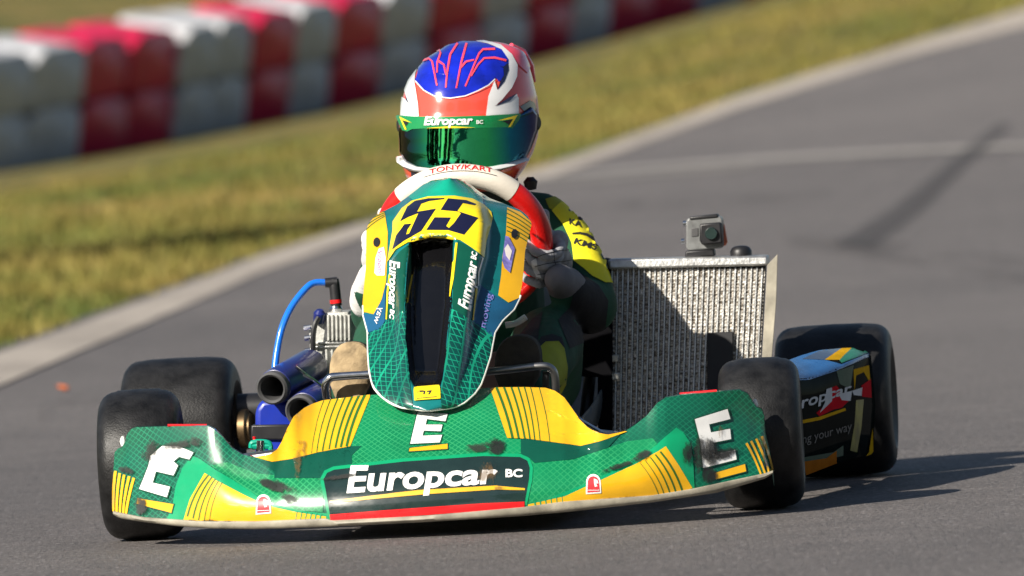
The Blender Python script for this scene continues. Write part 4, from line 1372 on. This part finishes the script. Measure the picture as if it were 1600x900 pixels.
# ================================================================== action camera on the radiator
acam = bpy.data.objects.new('action_camera', None)
col.objects.link(acam)
acam.location = O
acam.rotation_euler.z = -YAW
tag(acam, 'small grey action camera in a clear case on top of the radiator', 'camera')
AV = RV + .005
def A(x, y, dv=0):
    return K(x, y, AV + dv)
def pr(pts, v0, v1):
    return [A(x, y, v0) for x, y in pts], [Vector(A(x, y, v0)) + Vector((0, v1 - v0, 0)) for x, y in pts]
body = MB().prism(*pr([(1072, 345), (1076, 340), (1124, 337), (1129, 342), (1131, 384), (1127, 388), (1077, 392), (1072, 388)], -.008, .026)).build('case', 'case_grey', acam, bevel=.003)
MB().prism(*pr([(1093, 350), (1126, 347), (1129, 380), (1097, 383), (1093, 376)], -.020, -.006)).build('lens_housing', 'black_plastic', acam, bevel=.003)
MB().lathe([(0, .0), (0, .010), (.003, .0115), (.006, .0115), (.006, .0), ], A(1111, 365, -.0265), (0, 1, 0), 28).build('lens', 'plate_black', acam)
MB().prism(*pr([(1077, 339), (1121, 334), (1122, 340), (1078, 344)], -.010, .022)).build('latch', 'black_plastic', acam, bevel=.002)
MB().prism(*pr([(1131, 350), (1136, 378), (1133, 384), (1130, 383)], 0, .02)).build('clip', 'orange_clip', acam, bevel=.001)
for x, y in ((1070, 349), (1067, 377)):
    MB().lathe([(-.003, 0), (-.003, .005), (.003, .005), (.003, 0)], A(x, y, 0), (1, 0, 0), 12).build('screw', 'chrome', acam)
MB().prism(*pr([(1080, 357), (1091, 356), (1091, 369), (1081, 370)], -.0095, -.007)).build('display', 'grey_plastic', acam, bevel=.0008)
MB().prism(*pr([(1071, 392), (1115, 389), (1117, 400), (1070, 403)], -.008, .03)).build('mount', 'black_plastic', acam, bevel=.003)

# ================================================================== the driver
def S(x, y, v, r):
    return (K(x, y, v), r)
body_ch = [
    # pelvis, belly, chest, neck
    [S(735, 640, .74, .115), S(735, 560, .76, .125), S(735, 470, .74, .135), S(735, 380, .70, .125), S(737, 330, .67, .085), S(737, 285, .64, .062)],
    [S(648, 375, .69, .070), S(735, 372, .69, .11), S(838, 362, .69, .072)],
    # right-hand side arm (picture right)
    [S(846, 358, .68, .062), S(878, 378, .65, .054), S(905, 425, .58, .052), S(922, 478, .51, .050), S(906, 470, .46, .042), S(886, 455, .40, .034)],
    # other arm
    [S(645, 362, .68, .060), S(612, 400, .64, .050), S(592, 455, .56, .044), S(582, 490, .50, .040), S(578, 474, .44, .034), S(578, 450, .39, .030)],
    # legs
    [S(780, 640, .72, .095), S(840, 590, .55, .080), S(856, 535, .38, .064), S(848, 560, .24, .056), S(830, 600, .10, .044), S(822, 612, .05, .040)],
    [S(690, 640, .72, .095), S(620, 590, .55, .080), S(602, 535, .38, .058), S(585, 575, .24, .046), S(558, 602, .10, .036), S(552, 612, .06, .040)],
]
person = skin('person', body_ch, .0075, 'suit_green', None, 5)
person.location = O
person.rotation_euler.z = -YAW
tag(person, 'driver in green and yellow race suit and painted helmet gripping the steering wheel', 'person')
S5 = Surf(person.data)
Z_ = lambda n, polys, m, layer=2, L=6: decal(n, polys, S5, m, person, layer, L)
Z_('sleeve_patch', [[(862, 330), (876, 316), (906, 322), (925, 345), (935, 385), (952, 420), (960, 442), (945, 442), (925, 432), (912, 420), (897, 408), (893, 380), (880, 352)]], 'suit_yellow', 3)
Z_('sleeve_olive', [[(852, 312), (870, 306), (895, 314), (876, 318), (866, 330), (858, 326)]], 'suit_olive', 2)  # olive strip along the shoulder above the yellow patch
Z_('lower_sleeve', [[(905, 425), (935, 446), (950, 470), (945, 520), (890, 545), (872, 500), (890, 480)]], 'suit_black', 1)
lettering('sleeve_print', 'KA', (889, 352), (908, 357), (0, -9), S5, 'suit_black', person, 5, bold=.03)
Z_('sleeve_mark', [stroke([(894, 367), (905, 366), (915, 368), (928, 376)], 2.5, 5)], 'suit_black', 5, 4)
lettering('sleeve_print', 'KMS', (896, 382), (932, 393), (1, -9), S5, 'suit_black', person, 5, bold=.03, shear=.2)
Z_('sleeve_mark', [blobpoly(907, 340, 6, 7, .6, 10, 4, .2)], 'suit_black', 5, 4)
Z_('knee_patch', [[(838, 540), (850, 534), (872, 533), (881, 545), (886, 575), (884, 600), (876, 615), (866, 612), (858, 580), (848, 565)]], 'suit_olive', 2)
Z_('knee_band', [[(838, 540), (846, 527), (862, 523), (877, 528), (882, 546), (872, 534), (852, 535), (842, 545)], [(812, 525), (832, 500), (848, 488), (842, 520), (840, 560), (826, 540)]], 'suit_black', 3)
Z_('chest_panel', [[(828, 350), (842, 350), (846, 395), (826, 402)]], 'suit_lime', 2)
# neck roll
MB().lathe([(-.022, .062), (-.012, .082), (.008, .084), (.022, .066)], K(737, 292, .645), (0, -.2, 1), 30).build('neck_collar', 'gum_black', person)
MB().lathe([(-.012, 0), (-.010, .010), (.004, .013), (.012, .006), (.012, 0)], K(829, 287, .60), (0, 0, 1), 14).build('collar_toggle', 'gum_black', person)

# ---- gloves: palm, four fingers and thumb closed round the wheel rim
def glove(ang, side, m, cuffm):
    p = ring_pt(R_(ang))
    rad_ = (p - SWC).normalized()                           # outwards from the wheel centre
    tan = (E2 * math.cos(R_(ang)) - E1 * math.sin(R_(ang))).normalized()
    tan = tan if tan.z > 0 else -tan
    fwd = SN                                                # front side of the rim (fingers)
    ch = []
    lens = [(.016, 175), (.0165, 190), (.016, 182), (.0145, 160)]
    for k, (fr__, end) in enumerate(lens):
        off = tan * (.030 - .0205 * k)
        c_ = p + off
        chain = []
        for j, a in enumerate((-62, -20, 28, 75, 120, end)):
            rr = SRT + fr__ * .62 + (.010 if j == 0 else (.004 if j == 1 else .001 * (j % 2)))
            q = c_ + (rad_ * math.cos(R_(a)) + fwd * math.sin(R_(a))) * rr
            chain.append((q, fr__ * (.62, .58, .56, .57, .50, .44)[j]))
        ch.append(chain)
    bk = p + (rad_ * .60 - fwd * .80) * (SRT + .022)
    ch.append([(bk + tan * .026, .019), (bk - tan * .026, .020)])
    wr = bk - fwd * .030 + rad_ * .012 - tan * .034
    ch.append([(bk, .024), (wr, .027), (wr - fwd * .03 - tan * .028 + rad_ * .004, .028)])
    th = [(bk + tan * .012 - rad_ * .006, .014), (p - fwd * (SRT + .014) + tan * .040 - rad_ * .002, .0125), (p - fwd * (SRT + .010) + tan * .062 - rad_ * .010, .011), (p - fwd * (SRT + .006) + tan * .078 - rad_ * .012, .0095)]
    ch.append(th)
    g = skin('glove', ch, .0022, m, person, 2)
    return g, wr
g1, w1 = glove(-19, 1, 'glove_grey', 'cuff_grey')
g2, w2 = glove(191, -1, 'glove_white', 'glove_white')
# knuckle seams
Sg = Surf(g1.data)
for a in ([(836, 402), (852, 397), (872, 392), (890, 390)], [(836, 416), (855, 412), (880, 408), (892, 406)], [(840, 429), (860, 427), (884, 422)], [(864, 384), (866, 408), (874, 432)]):
    decal('glove_seam', [stroke(a, 1.0)], Sg, 'gum_black', g1, 1, 4)
decal('glove_trim', [[(830, 408), (838, 404), (840, 418), (846, 434), (838, 432), (832, 420)]], Sg, 'glove_white', g1, 1, 4)
# cuffs
skin('cuff', [[S(874, 436, .36, .027), S(884, 446, .40, .034), S(889, 453, .42, .035)]], .004, 'cuff_grey', person, 4)
skin('cuff', [[S(580, 432, .36, .024), S(573, 458, .41, .029), S(572, 472, .43, .030)]], .004, 'glove_white', person, 4)

# ---- shoes, soles towards the camera on the pedals
def shoe(cx, cy, hw, hh, lean, m_sole, v):
    out = []
    for k in range(28):
        a = k * math.tau / 28
        x, y = math.cos(a), math.sin(a)
        w_ = hw * (1 + .06 * -y) * (.92 if y > .3 else 1)
        out.append((cx + lean * y * -1 + w_ * math.copysign(abs(x) ** .85, x), cy + hh * math.copysign(abs(y) ** .8, y)))
    F_ = [Vector(K(x, y, v)) for x, y in out]
    cen = sum(F_, Vector()) / len(F_)
    rows = []
    for s_, dv in ((.80, -.003), (.96, 0), (1.0, .006), (1.0, .016), (.97, .020)):
        rows.append([cen + (q - cen) * s_ + Vector((0, dv, 0)) for q in F_])
    mb = MB().grid(rows, wrap=True)
    mb.f.append(tuple(range(28)))
    ups = []
    top = cen + Vector((0, 0, .25 * hh / 900))
    for s_, dv, dz in ((1.0, .018, 0), (1.0, .035, 0), (.93, .055, -.002), (.75, .075, -.010), (.62, .10, -.018), (.60, .14, -.022)):
        ups.append([cen + (q - cen) * s_ + Vector((0, dv, dz)) for q in F_])
    up_ = MB().grid(ups, wrap=True).build('shoe', 'suit_black', person)
    so = mb.build('sole', m_sole, up_, angle=50)
    return so, F_
so1, f1 = shoe(547, 584, 33, 50, 3, 'sole_beige', .0)
so2, f2 = shoe(808, 573, 36, 50, 4, 'sole_dark', .0)

# ---- helmet
hl = [(65, 722), (67, 708), (70, 698), (75, 690), (87, 668), (102, 654), (120, 640), (141, 631), (156, 628), (180, 624.5), (211, 624), (235, 625), (251, 628.5), (267, 634), (280, 641), (292, 652), (300, 664)]
hr = [(65, 752), (67, 775), (70, 788), (75, 802), (81, 813), (90, 820), (102, 825), (126, 832), (156, 839), (180, 841.5), (200, 841.5), (219, 840), (243, 833), (267, 820), (280, 810), (292, 798), (300, 786)]
HV = .60
HP = []
NH = 150
hy = list(np.concatenate([[64.6], np.linspace(65, 90, 22), np.linspace(92, 300, 105)]))
_yd = np.arange(60, 306, 1.0)
def _sm(tab, n=7):
    v_ = np.array([interp(tab, q) for q in _yd])
    w_ = np.convolve(np.pad(v_, n, mode='edge'), np.hanning(2 * n + 1) / np.hanning(2 * n + 1).sum(), mode='valid')
    k_ = np.clip((_yd - 72) / 14, 0, 1)                      # keep the tight crown as it is
    return list(zip(_yd, v_ * (1 - k_) + w_ * k_))
hl, hr = _sm(hl), _sm(hr)
deep_t = _sm([(64, .60), (66, .75), (75, 1.0), (110, 1.13), (170, 1.15), (200, 1.16), (230, 1.21), (262, 1.31), (300, 1.30)], 12)
jaw_t = _sm([(60, 0), (250, 0), (275, .005), (300, .0)], 12)
for y in hy:
    xl, xr = interp(hl, y), interp(hr, y)
    if y < 65:
        xl, xr = 733, 741
    a_, c_ = (xr - xl) / 2, (xl + xr) / 2
    cen = Vector(K(c_, y, HV))
    sx_ = (Vector(K(xr, y, HV)) - Vector(K(xl, y, HV))).length / 2
    deep = interp(deep_t, y)
    kb = smoothstep(172, 192, y) * (1 - smoothstep(272, 292, y))     # upright face, where the visor sits
    deep = deep * (1 - kb) + kb * 127.0 / a_
    jaw = interp(jaw_t, y)
    row = []
    for k in range(NH):
        a = k * math.tau / NH
        ca, sa = math.cos(a), math.sin(a)
        q = cen + Vector((sx_ * ca, sx_ * deep * sa, 0))
        if sa < 0:                                          # the face side, turned a little to picture left
            q += Vector((-.016 * (-sa) ** 2, -jaw * (-sa) ** 3, 0))
        row.append(q)
    HP.append(row)
hm = MB().grid(HP, wrap=True)
hm.f.append(tuple(range(NH)))
helmet = hm.build('helmet', 'helmet_red', person, angle=60)
S6 = Surf(helmet.data)
W_ = lambda n, polys, m, layer, L=5, par=None: decal(n, polys, S6, m, par or helmet, layer, L)
W_('blue_cap', [M(fF, [(305, 465), (390, 560), (500, 618), (640, 634), (780, 612), (900, 562), (1000, 510), (1070, 440), (1100, 480), (1150, 440), (1195, 360), (1195, 280), (1170, 215), (1120, 170), (1000, 122), (880, 95), (700, 95), (560, 140), (420, 225), (340, 315), (325, 400)])], 'helmet_blue', 2, 4)
W_('white_sweep', [M(fF, [(975, 815), (1000, 620), (1058, 468), (1085, 560), (1150, 480), (1192, 370), (1196, 275), (1130, 176), (1000, 120), (880, 94), (960, 88), (1120, 128), (1225, 220), (1278, 320), (1272, 430), (1222, 540), (1130, 650), (1060, 715), (1180, 650), (1270, 598), (1287, 640), (1287, 790), (1130, 815)])], 'helmet_white', 3, 4)
W_('white_sweep', [M(fF, [(165, 820), (175, 620), (210, 640), (245, 690), (215, 600), (195, 540), (240, 430), (335, 325), (308, 400), (300, 480), (320, 600), (335, 700), (342, 820)])], 'helmet_white', 3, 4)
W_('dark_sweep', [M(fF, [(1105, 330), (1140, 340), (1185, 300), (1192, 370), (1150, 480), (1085, 562), (1110, 480), (1145, 420), (1140, 350)]), M(fF, [(1062, 718), (1180, 640), (1275, 590), (1200, 665)]), M(fF, [(215, 600), (250, 690), (225, 660)])], 'helmet_navy', 4, 4)
W_('cap_rim', [stroke(M(fF, [(310, 475), (390, 565), (500, 624), (640, 640), (780, 618), (900, 568), (1000, 515), (1062, 455)]), 1.6)], 'helmet_white', 4, 4)
lines = [[(375, 285), (440, 265), (470, 290), (515, 520)], [(490, 190), (540, 185), (550, 215), (520, 300), (515, 400)], [(710, 120), (640, 230), (610, 400), (597, 540)], [(530, 290), (580, 325), (600, 420)], [(795, 120), (745, 300), (695, 545)], [(738, 350), (790, 295), (865, 278)], [(1065, 175), (950, 180), (912, 220), (880, 290), (780, 528)], [(1168, 282), (1060, 256), (960, 262), (900, 325), (835, 430)]]
for l_ in lines:
    W_('pink_line', [stroke(M(fF, l_), 3.4, 2.2)], 'helmet_pink', 5, 4)
W_('pink_flank', [M(fF, [(1130, 125), (1230, 150), (1340, 190), (1400, 330), (1380, 400), (1300, 330), (1225, 220)])], 'helmet_pink', 2)
W_('side_panel', [M(fG, [(1300, -20), (1400, -80), (1440, -60), (1480, 60), (1480, 200), (1440, 260), (1410, 100)])], 'helmet_navy', 2)
W_('grey_sweep', [M(fG, [(1380, 560), (1450, 430), (1440, 560), (1340, 690), (1290, 690)])], 'helmet_white', 2)
W_('chin_patch', [M(fG, [(265, 600), (350, 615), (290, 650), (270, 655)])], 'helmet_navy', 2)
W_('visor_seal', [M(fG, [(150, 180), (300, 160), (1180, 150), (1400, -20), (1480, 60), (1470, 210), (1400, 390), (1350, 480), (1200, 520), (1080, 560), (960, 580), (440, 585), (330, 570), (220, 520), (165, 430)])], 'gum_black', 3)
bm = print_mesh(*(lambda p: (p, [tuple(t) for t in tessellate_polygon([[Vector((x, y, 0)) for x, y in p]])]))(M(fG, [(170, 175), (300, 165), (1180, 155), (1290, 60), (1400, -10), (1450, 60), (1440, 200), (1380, 370), (1340, 455), (1200, 500), (1080, 540), (960, 562), (440, 570), (330, 550), (230, 500), (180, 420)])), S6, .0055, 4)
visor = fin_decal('visor', bm, 'visor', helmet)
md = visor.modifiers.new('solid', 'SOLIDIFY')
md.thickness = .002
md.offset = -1
S7 = Surf(visor.data)
bm = print_mesh(*(lambda p: (p, [tuple(t) for t in tessellate_polygon([[Vector((x, y, 0)) for x, y in p]])]))(M(fG, [(145, 65), (300, 80), (640, 82), (980, 70), (1290, 48), (1270, 110), (1210, 185), (1150, 175), (880, 182), (400, 188), (300, 194), (255, 218), (210, 205)])), S6, .0072, 4)
strip = fin_decal('visor_strip', bm, 'strip_green', helmet)
S8 = Surf(strip.data)
V_ = lambda n, polys, m, layer, L=4: decal(n, polys, S8, m, strip, layer, L)
V_('strip_accent', [M(fG, [(150, 72), (272, 136), (180, 108), (222, 198), (205, 200)]), M(fG, [(1282, 58), (1090, 115), (1240, 96), (1192, 176), (1215, 172)]), M(fG, [(400, 186), (640, 166), (880, 180), (640, 186)])], 'number_yellow', 1)
V_('strip_accent', [M(fG, [(185, 112), (240, 130), (215, 165)]), M(fG, [(1235, 100), (1140, 120), (1200, 150)])], 'gum_black', 1)
lettering('lettering', 'Europcar', fG(387, 155), fG(850, 148), (1.0, -12.5), S8, 'print_white', strip, 2, bold=.035, shear=.12, space=.97, L=4)
lettering('lettering', 'BC', fG(886, 144), fG(950, 142), (0, -5.5), S8, 'print_white', strip, 2, bold=.03, L=4)
# white chin spoiler
sp_t = M(fG, [(132, 452), (180, 478), (240, 520), (330, 555), (450, 575), (640, 582), (820, 578), (965, 558), (1080, 535), (1200, 505), (1345, 455)])
sp_b = M(fG, [(140, 462), (190, 520), (250, 565), (330, 600), (450, 622), (640, 632), (820, 625), (965, 600), (1080, 580), (1200, 535), (1345, 466)])
rows = []
for (x0, y0), (x1, y1) in zip(sp_t, sp_b):
    h0, h1 = S6.hit(min(max(x0, 627), 836), y0), S6.hit(min(max(x1, 632), 830), y1)
    if h0 is None or h1 is None:
        continue
    a, b_ = h0[0] + h0[1] * .008, h1[0] + h1[1] * .010
    rows.append([h0[0] - h0[1] * .002, a, a.lerp(b_, .5) + h0[1] * .004, b_, h1[0] - h1[1] * .002])
MB().grid(rows).build('chin_spoiler', 'helmet_white', helmet, angle=60)
# rear wing of the shell and visor pivots
hw_ = [Vector(K(x, y, HV + d)) for x, y, d in ((798, 72, .02), (815, 82, .04), (827, 104, .05), (834, 128, .06))]
MB().tube(hw_, [.006, .009, .009, .004], 10).build('rear_spoiler', 'helmet_pink', helmet)
for x, y in ((839, 192), (625, 196)):
    MB().lathe([(-.006, 0), (-.006, .013), (.004, .013), (.007, .009), (.007, 0)], K(x - (2 if x > 700 else -2), y, HV - .02), (1, -.3, 0) if x > 700 else (-1, -.3, 0), 20).build('visor_pivot', 'gum_black', helmet)
